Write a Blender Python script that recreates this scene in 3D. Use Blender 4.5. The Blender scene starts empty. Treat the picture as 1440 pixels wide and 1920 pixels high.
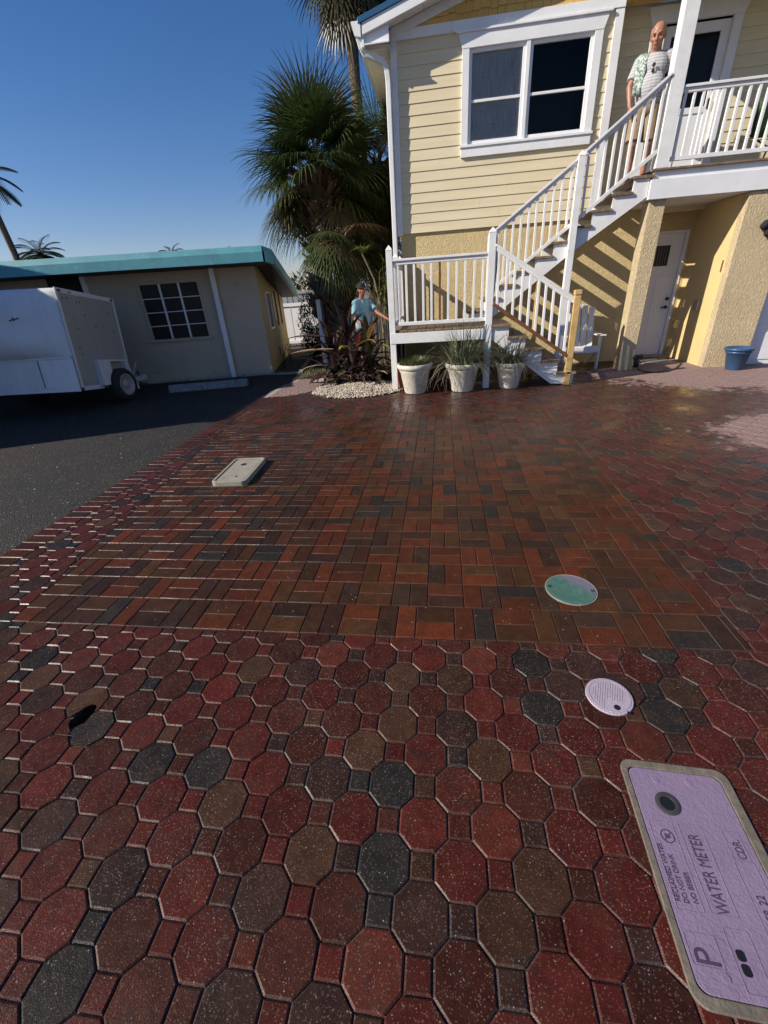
import bpy, bmesh, math, random
from mathutils import Vector, Matrix, noise as mnoise
R_=math.radians; PI=math.pi
C=bpy.context.scene.collection; S=bpy.context.scene
random.seed(7)
# ------------------------------------------------------------------ camera
RM=[[0.99091996,0.11910455,-0.06238375],[0.00122382,-0.47195232,-0.88162322],[-0.13444749,0.87354171,-0.46781274]]
cd=bpy.data.cameras.new('camera'); cam=bpy.data.objects.new('camera',cd); C.objects.link(cam)
cd.sensor_fit='VERTICAL'; cd.sensor_height=36; cd.sensor_width=27; cd.lens=793.17/1920*36
cd.clip_start=0.05; cd.clip_end=1500
r,d,f=[Vector(v) for v in RM]
cam.matrix_world=Matrix.Translation((0,0,1.554))@Matrix(((r.x,-d.x,-f.x),(r.y,-d.y,-f.y),(r.z,-d.z,-f.z))).to_4x4()
S.camera=cam
# ------------------------------------------------------------------ light
SUN_AZ=24.0; SUN_EL=29.5      # sun stands towards (-cos az, -sin az)
sd=Vector((-math.cos(R_(SUN_AZ))*math.cos(R_(SUN_EL)),-math.sin(R_(SUN_AZ))*math.cos(R_(SUN_EL)),math.sin(R_(SUN_EL))))
w=bpy.data.worlds.new('World'); S.world=w; w.use_nodes=True
nt=w.node_tree; nt.nodes.clear()
sky=nt.nodes.new('ShaderNodeTexSky'); sky.sky_type='NISHITA'; sky.sun_disc=False
sky.sun_elevation=R_(SUN_EL); sky.sun_rotation=math.atan2(sd.x,sd.y)
sky.air_density=1.0; sky.dust_density=0.3; sky.ozone_density=3.0; sky.altitude=0
bg=nt.nodes.new('ShaderNodeBackground'); bg.inputs[1].default_value=0.07
ow=nt.nodes.new('ShaderNodeOutputWorld'); hs=nt.nodes.new('ShaderNodeHueSaturation'); hs.inputs['Saturation'].default_value=1.28; nt.links.new(sky.outputs[0],hs.inputs['Color'])
mm=nt.nodes.new('ShaderNodeMix'); mm.data_type='RGBA'; mm.blend_type='MULTIPLY'; mm.inputs[0].default_value=1; mm.inputs[7].default_value=(1.14,1.0,1.14,1); nt.links.new(hs.outputs[0],mm.inputs[6]); nt.links.new(mm.outputs[2],bg.inputs[0]); nt.links.new(bg.outputs[0],ow.inputs[0])
sl=bpy.data.lights.new('sun','SUN'); sl.energy=5.0; sl.angle=R_(0.5); sl.color=(1,.91,.77)
so=bpy.data.objects.new('sun',sl); C.objects.link(so); so.rotation_euler=sd.to_track_quat('Z','Y').to_euler()
S.view_settings.view_transform='Standard'; S.view_settings.look='None'; S.view_settings.exposure=0.45; S.view_settings.gamma=1
# ------------------------------------------------------------------ materials
class NT:
    def __init__(s,name):
        s.m=bpy.data.materials.new(name); s.m.use_nodes=True; s.t=s.m.node_tree; s.b=s.t.nodes['Principled BSDF']
        tc=s.t.nodes.new('ShaderNodeTexCoord'); s.co=tc.outputs['Object']
    def n(s,typ,**k):
        x=s.t.nodes.new('ShaderNode'+typ)
        for a,v in k.items():
            if a.startswith('i_'):
                key=a[2:]; key=int(key) if key.isdigit() else key.replace('_',' ')
                s.put(x.inputs[key],v)
            else: setattr(x,a,v)
        return x
    def put(s,sock,v):
        if hasattr(v,'is_linked') or hasattr(v,'links'): s.t.links.new(v,sock)
        else:
            if isinstance(v,tuple) and len(v)==3 and sock.type=='RGBA': v=v+(1,)
            sock.default_value=v
    def noise(s,scale,detail=4,rough=.55,dist=0,co=None):
        return s.n('TexNoise',i_Vector=co or s.co,i_Scale=scale,i_Detail=detail,i_Roughness=rough,i_Distortion=dist).outputs[0]
    def ramp(s,fac,a,b,va=0.,vb=1.):
        x=s.n('MapRange',i_0=fac,i_1=a,i_2=b,i_3=va,i_4=vb); x.clamp=True; return x.outputs[0]
    def mix(s,fac,a,b,mode='MIX'):
        x=s.n('Mix',data_type='RGBA',blend_type=mode); s.put(x.inputs[0],fac); s.put(x.inputs[6],a); s.put(x.inputs[7],b); return x.outputs[2]
    def math(s,op,a,b=0.): x=s.n('Math',operation=op); s.put(x.inputs[0],a); s.put(x.inputs[1],b); return x.outputs[0]
    def bump(s,h,st=.5,dist=.01): 
        x=s.n('Bump',i_Height=h,i_Strength=st,i_Distance=dist); s.t.links.new(x.outputs[0],s.b.inputs['Normal'])
    def set(s,**k):
        for a,v in k.items(): s.put(s.b.inputs[a.replace('_',' ')],v)
        return s.m
def simple(name,col,rough=.6,var=.15,vs=6,bs=0,bd=.002,bst=.5,metal=0,spec=.5,col2=None,thr=(.45,.65)):
    t=NT(name); n=t.noise(vs,5,.6)
    dark=tuple(c*(1-var) for c in col); lite=tuple(min(1,c*(1+var)) for c in col)
    c=t.mix(t.ramp(n,.3,.7),dark,lite)
    if col2: c=t.mix(t.ramp(t.noise(vs*2.3,6,.7),*thr),c,col2)
    t.set(Base_Color=c,Roughness=rough,Metallic=metal); t.b.inputs['Specular IOR Level'].default_value=spec
    if bs: t.bump(t.noise(bs,5,.6),bst,bd)
    return t.m
M={}
M['white']=simple('white_paint',(.72,.73,.75),.45,.06,3,40,.001,.3,col2=(.50,.49,.46),thr=(.62,.74))
M['whitewood']=simple('weathered_white_paint',(.72,.72,.72),.5,.08,6,60,.0015,.5,col2=(.30,.25,.19),thr=(.64,.72))
M['vinyl']=simple('white_vinyl',(.74,.75,.77),.35,.04,2)
M['gutter']=simple('gutter_white',(.72,.73,.74),.35,.05,3)
M['blueroof']=simple('blue_metal_roof',(.035,.12,.23),.35,.1,2,metal=.3)
M['teal']=simple('teal_fascia',(.10,.33,.38),.5,.15,2.5,20,.003,.4,col2=(.25,.48,.50),thr=(.58,.75))
M['dark']=simple('dark_void',(.012,.012,.013),.8,.1)
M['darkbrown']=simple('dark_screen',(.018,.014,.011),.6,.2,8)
M['black']=simple('black_plastic',(.012,.012,.013),.4,.1)
M['rubber']=simple('tyre_rubber',(.015,.015,.016),.75,.2,20,60,.002)
M['pine']=simple('bare_pine',(.50,.34,.13),.6,.2,9,50,.001,.4,col2=(.35,.2,.07),thr=(.6,.75))
M['stain']=simple('brown_stained_wood',(.15,.06,.025),.55,.25,10,60,.001,.4)
M['deck']=simple('weathered_deck_board',(.17,.115,.075),.7,.35,7,60,.003,.7,col2=(.30,.24,.18),thr=(.52,.7))
M['terracotta']=simple('terracotta',(.42,.11,.04),.7,.15,6)
M['bluepot']=simple('blue_glaze',(.03,.075,.16),.35,.15,5)
M['soil']=simple('potting_soil',(.03,.02,.012),.9,.3,30,60,.01,.9)
M['conc']=simple('concrete',(.27,.25,.205),.85,.15,14,90,.002,.6,col2=(.25,.22,.16),thr=(.55,.75))
M['wetconc']=simple('old_concrete_collar',(.14,.12,.095),.8,.3,25,120,.003,.8,col2=(.12,.1,.07),thr=(.52,.7))
M['pathconc']=simple('path_concrete',(.36,.30,.27),.85,.15,5,60,.002,.5)
M['dirt']=simple('garden_soil',(.055,.038,.024),.95,.35,5,30,.02,.9)
M['cream']=simple('cream_wall_paint',(.47,.39,.30),.75,.06,1.5,80,.002,.4,col2=(.30,.25,.20),thr=(.58,.8))
M['yellowwall']=simple('pale_yellow_wall_paint',(.60,.46,.22),.75,.07,1.5,80,.002,.4)
M['skin']=simple('tanned_skin',(.26,.11,.065),.5,.12,18,spec=.4)
M['skin2']=simple('sunburnt_skin',(.33,.155,.105),.45,.15,18,spec=.4)
M['eye']=simple('eye_dark',(.02,.015,.012),.3,.1)
M['tee']=simple('light_blue_cotton',(.19,.36,.44),.9,.12,8,14,.02,.8)
M['navy']=simple('black_cotton',(.012,.013,.018),.9,.1)
M['khaki']=simple('khaki_cotton',(.26,.19,.125),.9,.12,8,20,.006,.5)
M['short']=simple('dark_shorts',(.05,.035,.03),.9,.12)
M['lilac']=None
def stucco(name,col):
    t=NT(name); mp=t.n('Mapping',i_Vector=t.co,i_Scale=(1.6,1.6,1.0)).outputs[0]
    a=t.noise(17,4,.62,1.6,mp); b=t.noise(70,3,.6,0); v=t.ramp(a,.40,.62)
    h=t.math('ADD',t.math('MULTIPLY',v,1.0),t.math('MULTIPLY',b,.25))
    c=t.mix(t.ramp(t.noise(1.3,4,.6),.3,.7),tuple(x*.9 for x in col),tuple(x*1.06 for x in col))
    c=t.mix(t.ramp(t.noise(3.1,6,.75),.62,.8),c,tuple(x*.72 for x in col))
    t.set(Base_Color=c,Roughness=.85); t.bump(h,.9,.009); return t.m
M['stucco']=stucco('yellow_stucco',(.62,.49,.26))
M['stucco2']=stucco('tan_stucco',(.56,.45,.28))
def siding():
    t=NT('yellow_lap_siding'); mp=t.n('Mapping',i_Vector=t.co,i_Scale=(.6,1,9)).outputs[0]
    c=t.mix(t.ramp(t.noise(1.1,3,.6,0,mp),.3,.7),(.62,.535,.35),(.70,.61,.42))
    t.set(Base_Color=c,Roughness=.6)
    mp2=t.n('Mapping',i_Vector=t.co,i_Scale=(3,20,60)).outputs[0]
    t.bump(t.noise(6,4,.6,.5,mp2),.25,.002); return t.m
M['siding']=siding()
M['shake']=simple('ochre_shake',(.60,.38,.11),.7,.14,5,60,.002,.5)
def attrcol(name,rough=.5,spec=.5,var=.25,vs=40,trans=0,bump=None,attr='Col'):
    t=NT(name); a=t.n('Attribute',attribute_name=attr).outputs['Color']
    n=t.ramp(t.noise(vs,3),.25,.75,1-var,1+var)
    g=t.n('CombineColor'); [t.put(g.inputs[i],n) for i in range(3)]
    c=t.mix(1.0,a,g.outputs[0],'MULTIPLY'); t.set(Base_Color=c,Roughness=rough); t.b.inputs['Specular IOR Level'].default_value=spec
    if trans:
        tr=t.n('BsdfTranslucent'); t.put(tr.inputs[0],c); mx=t.n('MixShader',i_0=trans)
        o=t.t.nodes['Material Output']; t.t.links.new(t.b.outputs[0],mx.inputs[1]); t.t.links.new(tr.outputs[0],mx.inputs[2]); t.t.links.new(mx.outputs[0],o.inputs[0])
    if bump: t.bump(t.noise(bump[0],4),bump[1],bump[2])
    return t.m
M['leaf']=attrcol('foliage',.42,.5,.3,12,.18)
M['stone']=attrcol('pea_gravel',.8,.3,.15,60)
M['bark']=attrcol('palm_bark',.85,.2,.35,30,0,(40,.8,.01))
def wetmask(t):
    # 0 = wet, 1 = dry: three drying islands with ragged edges
    xyz=t.n('SeparateXYZ',i_0=t.co); nz=t.math('SUBTRACT',t.noise(1.7,6,.65),.5); nz2=t.math('SUBTRACT',t.noise(9,3,.6),.5)
    out=None
    for cx,cy,rx,ry,amp in ((5.0,4.6,2.25,.95,1.0),(6.0,7.85,3.5,1.6,.9),(-2.75,7.9,.55,.8,.7)):
        dx=t.math('DIVIDE',t.math('SUBTRACT',xyz.outputs[0],cx),rx); dy=t.math('DIVIDE',t.math('SUBTRACT',xyz.outputs[1],cy),ry)
        d=t.math('SQRT',t.math('ADD',t.math('MULTIPLY',dx,dx),t.math('MULTIPLY',dy,dy)))
        d=t.math('ADD',d,t.math('ADD',t.math('MULTIPLY',nz,.9*amp),t.math('MULTIPLY',nz2,.45)))
        k=t.ramp(d,.93,1.02,1.,0.); out=k if out is None else t.math('MAXIMUM',out,k)
    return out
def paver(name,grain,speck,dens,rbase):
    t=NT(name); at_=t.n('Attribute',attribute_name='Col'); a=at_.outputs['Color']; ch=t.math('SUBTRACT',1.,at_.outputs['Alpha']); dry=wetmask(t)
    # body variation inside a paver and fine aggregate grain
    n1=t.ramp(t.noise(13,5,.7),.3,.72,.62,1.28); n2=t.ramp(t.noise(grain,3,.7),.25,.75,.40,1.45)
    k=t.math('MULTIPLY',n1,n2); g=t.n('CombineColor'); [t.put(g.inputs[i],k) for i in range(3)]
    c=t.mix(1.0,a,g.outputs[0],'MULTIPLY')
    c=t.mix(t.ramp(t.noise(8,5,.75,.6),.52,.70,0,.6),c,(.050,.026,.016))
    # blackish mineral stain clouds
    c=t.mix(t.ramp(t.noise(7,5,.72),.56,.70,0,.62),c,(.020,.018,.018))
    drycol=t.mix(.62,t.mix(.5,c,a),(.42,.30,.28)); c=t.mix(t.math('MULTIPLY',dry,.8),c,drycol)
    # pale sand grains
    v=t.n('TexVoronoi',i_Vector=t.co,i_Scale=speck); big=t.ramp(t.noise(3,4,.6),.35,.7,.35,1)
    rs_=t.n('SeparateColor',i_0=v.outputs['Color']).outputs[1]; sp=t.math('MULTIPLY',t.ramp(t.math('DIVIDE',v.outputs['Distance'],t.math('ADD',t.math('MULTIPLY',rs_,.9),.25)),.12,.24,1,0),t.math('GREATER_THAN',t.n('SeparateColor',i_0=v.outputs['Color']).outputs[0],t.math('SUBTRACT',1.06,t.math('MULTIPLY',big,t.math('MULTIPLY',dens,.85)))))
    v3=t.n('TexVoronoi',i_Vector=t.co,i_Scale=330); f3=t.math('GREATER_THAN',t.n('SeparateColor',i_0=v3.outputs['Color']).outputs[0],.93); c=t.mix(t.math('MULTIPLY',f3,t.math('MULTIPLY',big,dens)),c,(.22,.16,.13))
    c=t.mix(t.math('MULTIPLY',sp,.62),c,(.46,.40,.36))
    c=t.mix(t.math('MULTIPLY',ch,t.ramp(t.noise(2.6,5,.7),.38,.72,.0,.32)),c,(.16,.12,.10))  # sand tint on the chamfers, also painting in sun glints
    pud=t.ramp(t.noise(1.1,3,.5),.45,.62)
    xyz=t.n('SeparateXYZ',i_0=t.co); far=t.ramp(xyz.outputs[1],3.2,5.2); pud=t.math('MULTIPLY',pud,far)
    r=t.ramp(t.noise(7,4,.6),.3,.7,.36,.56); r=t.math('SUBTRACT',r,t.math('MULTIPLY',pud,.24))
    r=t.math('ADD',r,t.math('MULTIPLY',dry,.45)); r=t.math('SUBTRACT',r,t.math('MULTIPLY',ch,.10))
    t.set(Base_Color=c,Roughness=r); t.put(t.b.inputs['Specular IOR Level'],t.math('ADD',t.math('MULTIPLY',far,.34),t.math('ADD',.14,t.math('MULTIPLY',ch,t.ramp(t.noise(3.3,4,.7),.45,.66,.0,.42)))))
    h=t.math('ADD',t.noise(grain*.9,3,.7),t.math('MULTIPLY',t.noise(28,3,.6),1.2))
    x=t.n('Bump',i_Height=h,i_Distance=.0018,i_Strength=t.math('SUBTRACT',.75,t.math('MULTIPLY',pud,.5))); t.t.links.new(x.outputs[0],t.b.inputs['Normal'])
    return t.m
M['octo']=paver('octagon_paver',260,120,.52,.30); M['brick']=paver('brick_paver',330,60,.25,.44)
def joint():
    t=NT('joint_sand'); c=t.mix(t.ramp(t.noise(4,5,.65),.42,.62),(.025,.018,.014),(.17,.14,.12)); c=t.mix(t.ramp(t.noise(180,3,.7),.5,.75),c,(.42,.38,.33))
    t.set(Base_Color=c,Roughness=.8); t.bump(t.noise(300,3),.8,.003); return t.m
M['joint']=joint()
def asphalt():
    t=NT('asphalt'); v=t.n('TexVoronoi',i_Vector=t.co,i_Scale=95); cell=t.n('SeparateColor',i_0=v.outputs['Color']).outputs[0]
    c=t.mix(t.ramp(cell,.2,1.),(.005,.005,.0055),(.019,.018,.0175)); c=t.mix(t.ramp(t.noise(.8,6,.7),.42,.62),c,t.mix(.6,c,(.028,.018,.012)))
    c=t.mix(t.math('GREATER_THAN',cell,.975),c,(.14,.135,.13))
    v2=t.n('TexVoronoi',i_Vector=t.co,i_Scale=7); s2=t.math('MULTIPLY',t.ramp(v2.outputs['Distance'],.05,.08,1,0),t.math('GREATER_THAN',t.n('SeparateColor',i_0=v2.outputs['Color']).outputs[1],.6))
    c=t.mix(s2,c,(.5,.47,.42))
    t.set(Base_Color=c,Roughness=.8); t.bump(t.math('ADD',v.outputs['Distance'],t.math('MULTIPLY',t.noise(25,4),.6)),.9,.008); return t.m
M['asphalt']=asphalt()
def grassm():
    t=NT('ground_cover'); c=t.mix(t.ramp(t.noise(2,5,.7),.35,.65),(.05,.045,.02),(.035,.055,.015)); c=t.mix(t.ramp(t.noise(60,4,.7),.5,.7),c,(.14,.11,.06))
    t.set(Base_Color=c,Roughness=.95); t.bump(t.noise(90,4),.9,.02); return t.m
M['ground']=grassm()
def lidm(name,col,dark):
    t=NT(name); n=t.noise(90,4,.6,.8); c=t.mix(t.ramp(t.noise(6,6,.75),.3,.7),tuple(x*.86 for x in col),tuple(min(1,x*1.08) for x in col)); c=t.mix(t.ramp(t.noise(38,5,.75),.62,.78,0,.7),c,dark)
    t.set(Base_Color=c,Roughness=.6); t.bump(n,.9,.003); return t.m
M['lilac']=lidm('lilac_plastic',(.225,.165,.255),(.08,.06,.09)); M['palelilac']=lidm('pale_lilac_plastic',(.38,.32,.39),(.25,.18,.27))
def greenlid():
    t=NT('sea_green_plastic'); xyz=t.n('SeparateXYZ',i_0=t.co)
    k=t.ramp(t.math('ADD',t.math('MULTIPLY',t.math('ADD',xyz.outputs[0],xyz.outputs[1]),6.),t.noise(16,5,.7)),.75,1.2)
    c=t.mix(k,(.055,.135,.11),(.16,.14,.20)); c=t.mix(t.ramp(t.noise(30,5,.7),.5,.75),c,(.10,.19,.165)); t.set(Base_Color=c,Roughness=.45); t.bump(t.noise(70,4),.5,.002); return t.m
M['greenlid']=greenlid()
M['ink']=simple('engraved_lettering',(.06,.035,.075),.7,.2,30)
M['metalrim']=simple('dull_metal_ring',(.10,.09,.09),.45,.3,20,metal=.6)
def glass():
    t=NT('window_glass'); o=t.t.nodes['Material Output']; tr=t.n('BsdfTransparent'); tr.inputs[0].default_value=(.95,.96,.95,1); gl=t.n('BsdfGlossy',i_Roughness=.02); gl.inputs[0].default_value=(.6,.6,.58,1)
    fr=t.n('Fresnel',i_IOR=1.38); mx=t.n('MixShader',i_0=fr.outputs[0]); t.t.links.new(tr.outputs[0],mx.inputs[1]); t.t.links.new(gl.outputs[0],mx.inputs[2]); t.t.links.new(mx.outputs[0],o.inputs[0]); return t.m
M['glass']=glass()
M['dullglass']=simple('dusty_dark_glass',(.03,.026,.022),.35,.2,6,spec=.15)
def curtain():
    t=NT('sheer_curtain'); mp=t.n('Mapping',i_Vector=t.co,i_Scale=(60,1,2.5)).outputs[0]
    mp2=t.n('Mapping',i_Vector=t.co,i_Scale=(3,1,70)).outputs[0]
    k=t.math('MULTIPLY',t.ramp(t.noise(1.3,3,.6,0,mp),.25,.75,.35,1),t.ramp(t.noise(1.3,3,.6,0,mp2),.2,.8,.6,1)); t.set(Base_Color=t.mix(k,(.06,.06,.065),(.80,.80,.82)),Roughness=.9); return t.m
M['curtain']=curtain()
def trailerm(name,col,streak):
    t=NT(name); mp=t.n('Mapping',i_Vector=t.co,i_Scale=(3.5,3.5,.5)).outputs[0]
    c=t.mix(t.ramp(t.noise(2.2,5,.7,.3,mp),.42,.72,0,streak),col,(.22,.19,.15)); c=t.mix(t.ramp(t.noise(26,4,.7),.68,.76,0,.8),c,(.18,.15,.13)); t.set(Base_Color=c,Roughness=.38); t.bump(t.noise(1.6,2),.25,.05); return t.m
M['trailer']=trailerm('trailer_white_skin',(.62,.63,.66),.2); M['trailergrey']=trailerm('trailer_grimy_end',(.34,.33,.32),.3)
M['red']=simple('red_lens',(.25,.012,.012),.3,.1)
def striped():
    t=NT('grey_striped_cotton'); wv=t.n('TexWave',i_Vector=t.co,i_Scale=9.,i_Distortion=1.2,bands_direction='Z')
    c=t.mix(t.ramp(wv.outputs[1],.55,.8),(.42,.42,.44),(.30,.30,.33)); t.set(Base_Color=c,Roughness=.9); t.bump(t.noise(14,3),.6,.015); return t.m
M['stripe']=striped()
def towelm():
    t=NT('green_white_towel'); c=t.mix(t.ramp(t.noise(22,3,.6,1.5),.46,.54),(.58,.60,.56),(.08,.20,.16)); t.set(Base_Color=c,Roughness=.95); t.bump(t.noise(80,3),.6,.004); return t.m
M['towel']=towelm()
def potm():
    t=NT('crackled_white_pot'); c=t.mix(t.ramp(t.noise(7,6,.7),.5,.75),(.62,.59,.52),(.38,.31,.18)); c=t.mix(t.ramp(t.noise(24,5,.75),.54,.68),c,(.25,.2,.13)); t.set(Base_Color=c,Roughness=.65); t.bump(t.noise(40,4),.5,.004); return t.m
M['pot']=potm()
M['corrug']=simple('grey_corrugated_metal',(.30,.31,.33),.5,.15,3,metal=.3)
M['greenfab']=simple('lime_fabric',(.08,.16,.04),.8,.1)
M['grime']=simple('grimy_blue_grey_log',(.16,.17,.18),.8,.35,10,50,.004,.7,col2=(.42,.40,.35),thr=(.56,.68))
# ------------------------------------------------------------------ mesh helpers
ORG={}
def tag(o,label=None,cat=None,group=None,kind=None):
    if label: o['label']=label
    if cat: o['category']=cat
    if group: o['group']=group
    if kind: o['kind']=kind
    return o
def thing(name,label,cat,loc=(0,0,0),rz=0,group=None):
    o=bpy.data.objects.new(name,None); C.objects.link(o); o.location=loc; o.rotation_euler=(0,0,rz); o.empty_display_size=.1
    ORG[o.name]=Vector(loc); return tag(o,label,cat,group)
class MB:
    def __init__(s): s.v=[]; s.f=[]; s.c=[]; s.cur=(1,1,1); s.xf=None
    def add(s,vs,fs):
        b=len(s.v)
        if s.xf is not None: vs=[tuple(s.xf@Vector(p)) for p in vs]
        s.v+=[tuple(p) for p in vs]; s.f+=[tuple(i+b for i in q) for q in fs]; s.c+=[s.cur]*len(fs); return s
    def box(s,x0,x1,y0,y1,z0,z1):
        return s.add([(x0,y0,z0),(x1,y0,z0),(x1,y1,z0),(x0,y1,z0),(x0,y0,z1),(x1,y0,z1),(x1,y1,z1),(x0,y1,z1)],[(0,3,2,1),(4,5,6,7),(0,1,5,4),(1,2,6,5),(2,3,7,6),(3,0,4,7)])
    def bar(s,p,q,w,h,up=(0,0,1)):
        p=Vector(p);q=Vector(q);d=(q-p).normalized();u=Vector(up); sx=d.cross(u)
        if sx.length<1e-4: sx=d.cross(Vector((1,0,0)))
        sx.normalize(); u=sx.cross(d)
        vs=[e+sx*a*w/2+u*b*h/2 for e in (p,q) for a,b in ((-1,-1),(1,-1),(1,1),(-1,1))]
        return s.add(vs,[(0,1,2,3),(7,6,5,4),(0,4,5,1),(1,5,6,2),(2,6,7,3),(3,7,4,0)])
    def tube(s,pts,rs,n=10,cap=True):
        pts=[Vector(p) for p in pts]
        if not hasattr(rs,'__len__'): rs=[rs]*len(pts)
        vs=[];ux=None
        for i,p in enumerate(pts):
            d=(pts[min(i+1,len(pts)-1)]-pts[max(i-1,0)]).normalized()
            if ux is None: ux=d.orthogonal().normalized()
            ux=(ux-d*ux.dot(d)).normalized(); uy=d.cross(ux)
            vs+=[p+(ux*math.cos(2*PI*k/n)+uy*math.sin(2*PI*k/n))*rs[i] for k in range(n)]
        fs=[(i*n+k,i*n+(k+1)%n,(i+1)*n+(k+1)%n,(i+1)*n+k) for i in range(len(pts)-1) for k in range(n)]
        if cap: fs+=[tuple(range(n))[::-1],tuple((len(pts)-1)*n+k for k in range(n))]
        return s.add(vs,fs)
    def lathe(s,prof,c=(0,0,0),n=32,mod=None):
        vs=[]
        for j,(r,z) in enumerate(prof):
            for k in range(n):
                a=2*PI*k/n; rr=r+(mod(a,z) if mod else 0); vs.append((c[0]+rr*math.cos(a),c[1]+rr*math.sin(a),c[2]+z))
        m=len(prof); fs=[(j*n+k,j*n+(k+1)%n,(j+1)*n+(k+1)%n,(j+1)*n+k) for j in range(m-1) for k in range(n)]
        fs+=[tuple(range(n))[::-1],tuple((m-1)*n+k for k in range(n))]; return s.add(vs,fs)
    def prism(s,poly,y0,y1,axis='y'):   # poly of (x,z) extruded along y ; axis 'z': (x,y) extruded along z ; 'x': (y,z)
        n=len(poly); g={'y':lambda a,b,t:(a,t,b),'z':lambda a,b,t:(a,b,t),'x':lambda a,b,t:(t,a,b)}[axis]
        vs=[g(a,b,y0) for a,b in poly]+[g(a,b,y1) for a,b in poly]
        return s.add(vs,[tuple(range(n)),tuple(range(n,2*n))[::-1]]+[(i,i+n,(i+1)%n+n,(i+1)%n) for i in range(n)])
    def ell(s,c,r,n=16,m=10,rot=None):
        vs=[];c=Vector(c)
        for j in range(m+1):
            t=PI*j/m
            for k in range(n):
                a=2*PI*k/n; p=Vector((r[0]*math.sin(t)*math.cos(a),r[1]*math.sin(t)*math.sin(a),r[2]*math.cos(t)))
                if rot is not None: p=rot@p
                vs.append(c+p)
        return s.add(vs,[(j*n+k,(j+1)*n+k,(j+1)*n+(k+1)%n,j*n+(k+1)%n) for j in range(m) for k in range(n)])
    def build(s,name,m,parent=None,smooth=False,bevel=0,recalc=True,local=False,col=False):
        me=bpy.data.meshes.new(name); v=s.v
        if parent is not None and not local:
            o0=ORG.get(parent.name,Vector()); v=[(a-o0.x,b-o0.y,c-o0.z) for a,b,c in v]
        me.from_pydata(v,[],s.f); 
        if col:
            at=me.color_attributes.new('Col','FLOAT_COLOR','CORNER'); dat=[]
            for q,c in zip(s.f,s.c): dat+=[c[0],c[1],c[2],c[3] if len(c)>3 else 1.]*len(q)
            at.data.foreach_set('color',dat)
        if recalc:
            bm=bmesh.new(); bm.from_mesh(me); bmesh.ops.recalc_face_normals(bm,faces=bm.faces); bm.to_mesh(me); bm.free()
        me.materials.append(m if not isinstance(m,str) else M[m])
        if smooth: me.shade_smooth()
        o=bpy.data.objects.new(name,me); C.objects.link(o)
        if parent is not None: o.parent=parent; ORG[o.name]=ORG.get(parent.name,Vector()) if not local else Vector()
        if bevel:
            b=o.modifiers.new('bevel','BEVEL'); b.width=bevel; b.segments=2; b.limit_method='ANGLE'
        return o
def box(name,m,p,*a,bevel=0): return MB().box(*a).build(name,m,p,bevel=bevel)
def copy_tree(o,parent=None):
    c=o.copy(); C.objects.link(c)
    if parent: c.parent=parent
    for ch in list(o.children): copy_tree(ch,c)
    return c
def blade(mb,base,dr,L,w,droop,seg=4,side=None,fold=0,col=(.05,.08,.02),prof=None,grav=1.6):
    p=Vector(base); d=Vector(dr).normalized(); s=(Vector(side) if side is not None else d.cross(Vector((0,0,1))))
    if s.length<1e-3: s=Vector((1,0,0))
    s.normalize(); vs=[];st=L/seg
    for i in range(seg+1):
        t=i/seg; ww=w*(prof(t) if prof else max(.06,1-t**1.7))
        up=s.cross(d)
        if fold: vs+=[p-s*ww/2+up*fold*ww,p,p+s*ww/2+up*fold*ww]
        else: vs+=[p-s*ww/2,p+s*ww/2]
        p=p+d*st; d=(d+Vector((0,0,-1))*droop*(t+.25)**grav/seg*2).normalized()
    mb.cur=col
    if fold: mb.add(vs,[(3*i+a,3*i+a+1,3*i+a+4,3*i+a+3) for i in range(seg) for a in (0,1)])
    else: mb.add(vs,[(2*i,2*i+1,2*i+3,2*i+2) for i in range(seg)])
def cvar(c,k=.25): q=random.uniform(1-k,1+k); return tuple(x*q*random.uniform(.93,1.07) for x in c)
# ------------------------------------------------------------------ ground
def sheet(name,poly,z,m): 
    o=MB().add([(x,y,z) for x,y in poly],[tuple(range(len(poly)))]).build(name,m); return tag(o,kind='structure')
sheet('ground',[(-400,-200),(400,-200),(400,500),(-400,500)],-.06,'ground')
sheet('asphalt_driveway',[(-14,-6),(-3.19,-6),(-3.19,6.9),(-3.12,7.6),(-2.93,8.7),(-2.9,9.3),(-3.3,9.42),(-3.8,9.45),(-14,7.4)],-.012,'asphalt')
# joint bed is laid after HOLE is known
random.seed(11)
def clip(poly,a,b,c):           # keep a*x+b*y<=c
    out=[]
    for i in range(len(poly)):
        p=poly[i];q=poly[(i+1)%len(poly)];dp=a*p[0]+b*p[1]-c;dq=a*q[0]+b*q[1]-c
        if dp<=0: out.append(p)
        if dp*dq<0: t=dp/(dp-dq); out.append((p[0]+t*(q[0]-p[0]),p[1]+t*(q[1]-p[1])))
    return out
def clipr(poly,reg):
    for h in reg:
        poly=clip(poly,*h)
        if len(poly)<3: return []
    return poly
def area(p): return .5*sum(p[i][0]*p[(i+1)%len(p)][1]-p[(i+1)%len(p)][0]*p[i][1] for i in range(len(p)))
def inset(poly,d):
    hs=[];n=len(poly)
    for i in range(n):
        p=poly[i];q=poly[(i+1)%n];L=math.hypot(q[0]-p[0],q[1]-p[1])
        if L<1e-6: continue
        a=(q[1]-p[1])/L;b=-(q[0]-p[0])/L; hs.append((a,b,a*p[0]+b*p[1]-d))
    return clipr(poly,hs),hs
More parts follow.
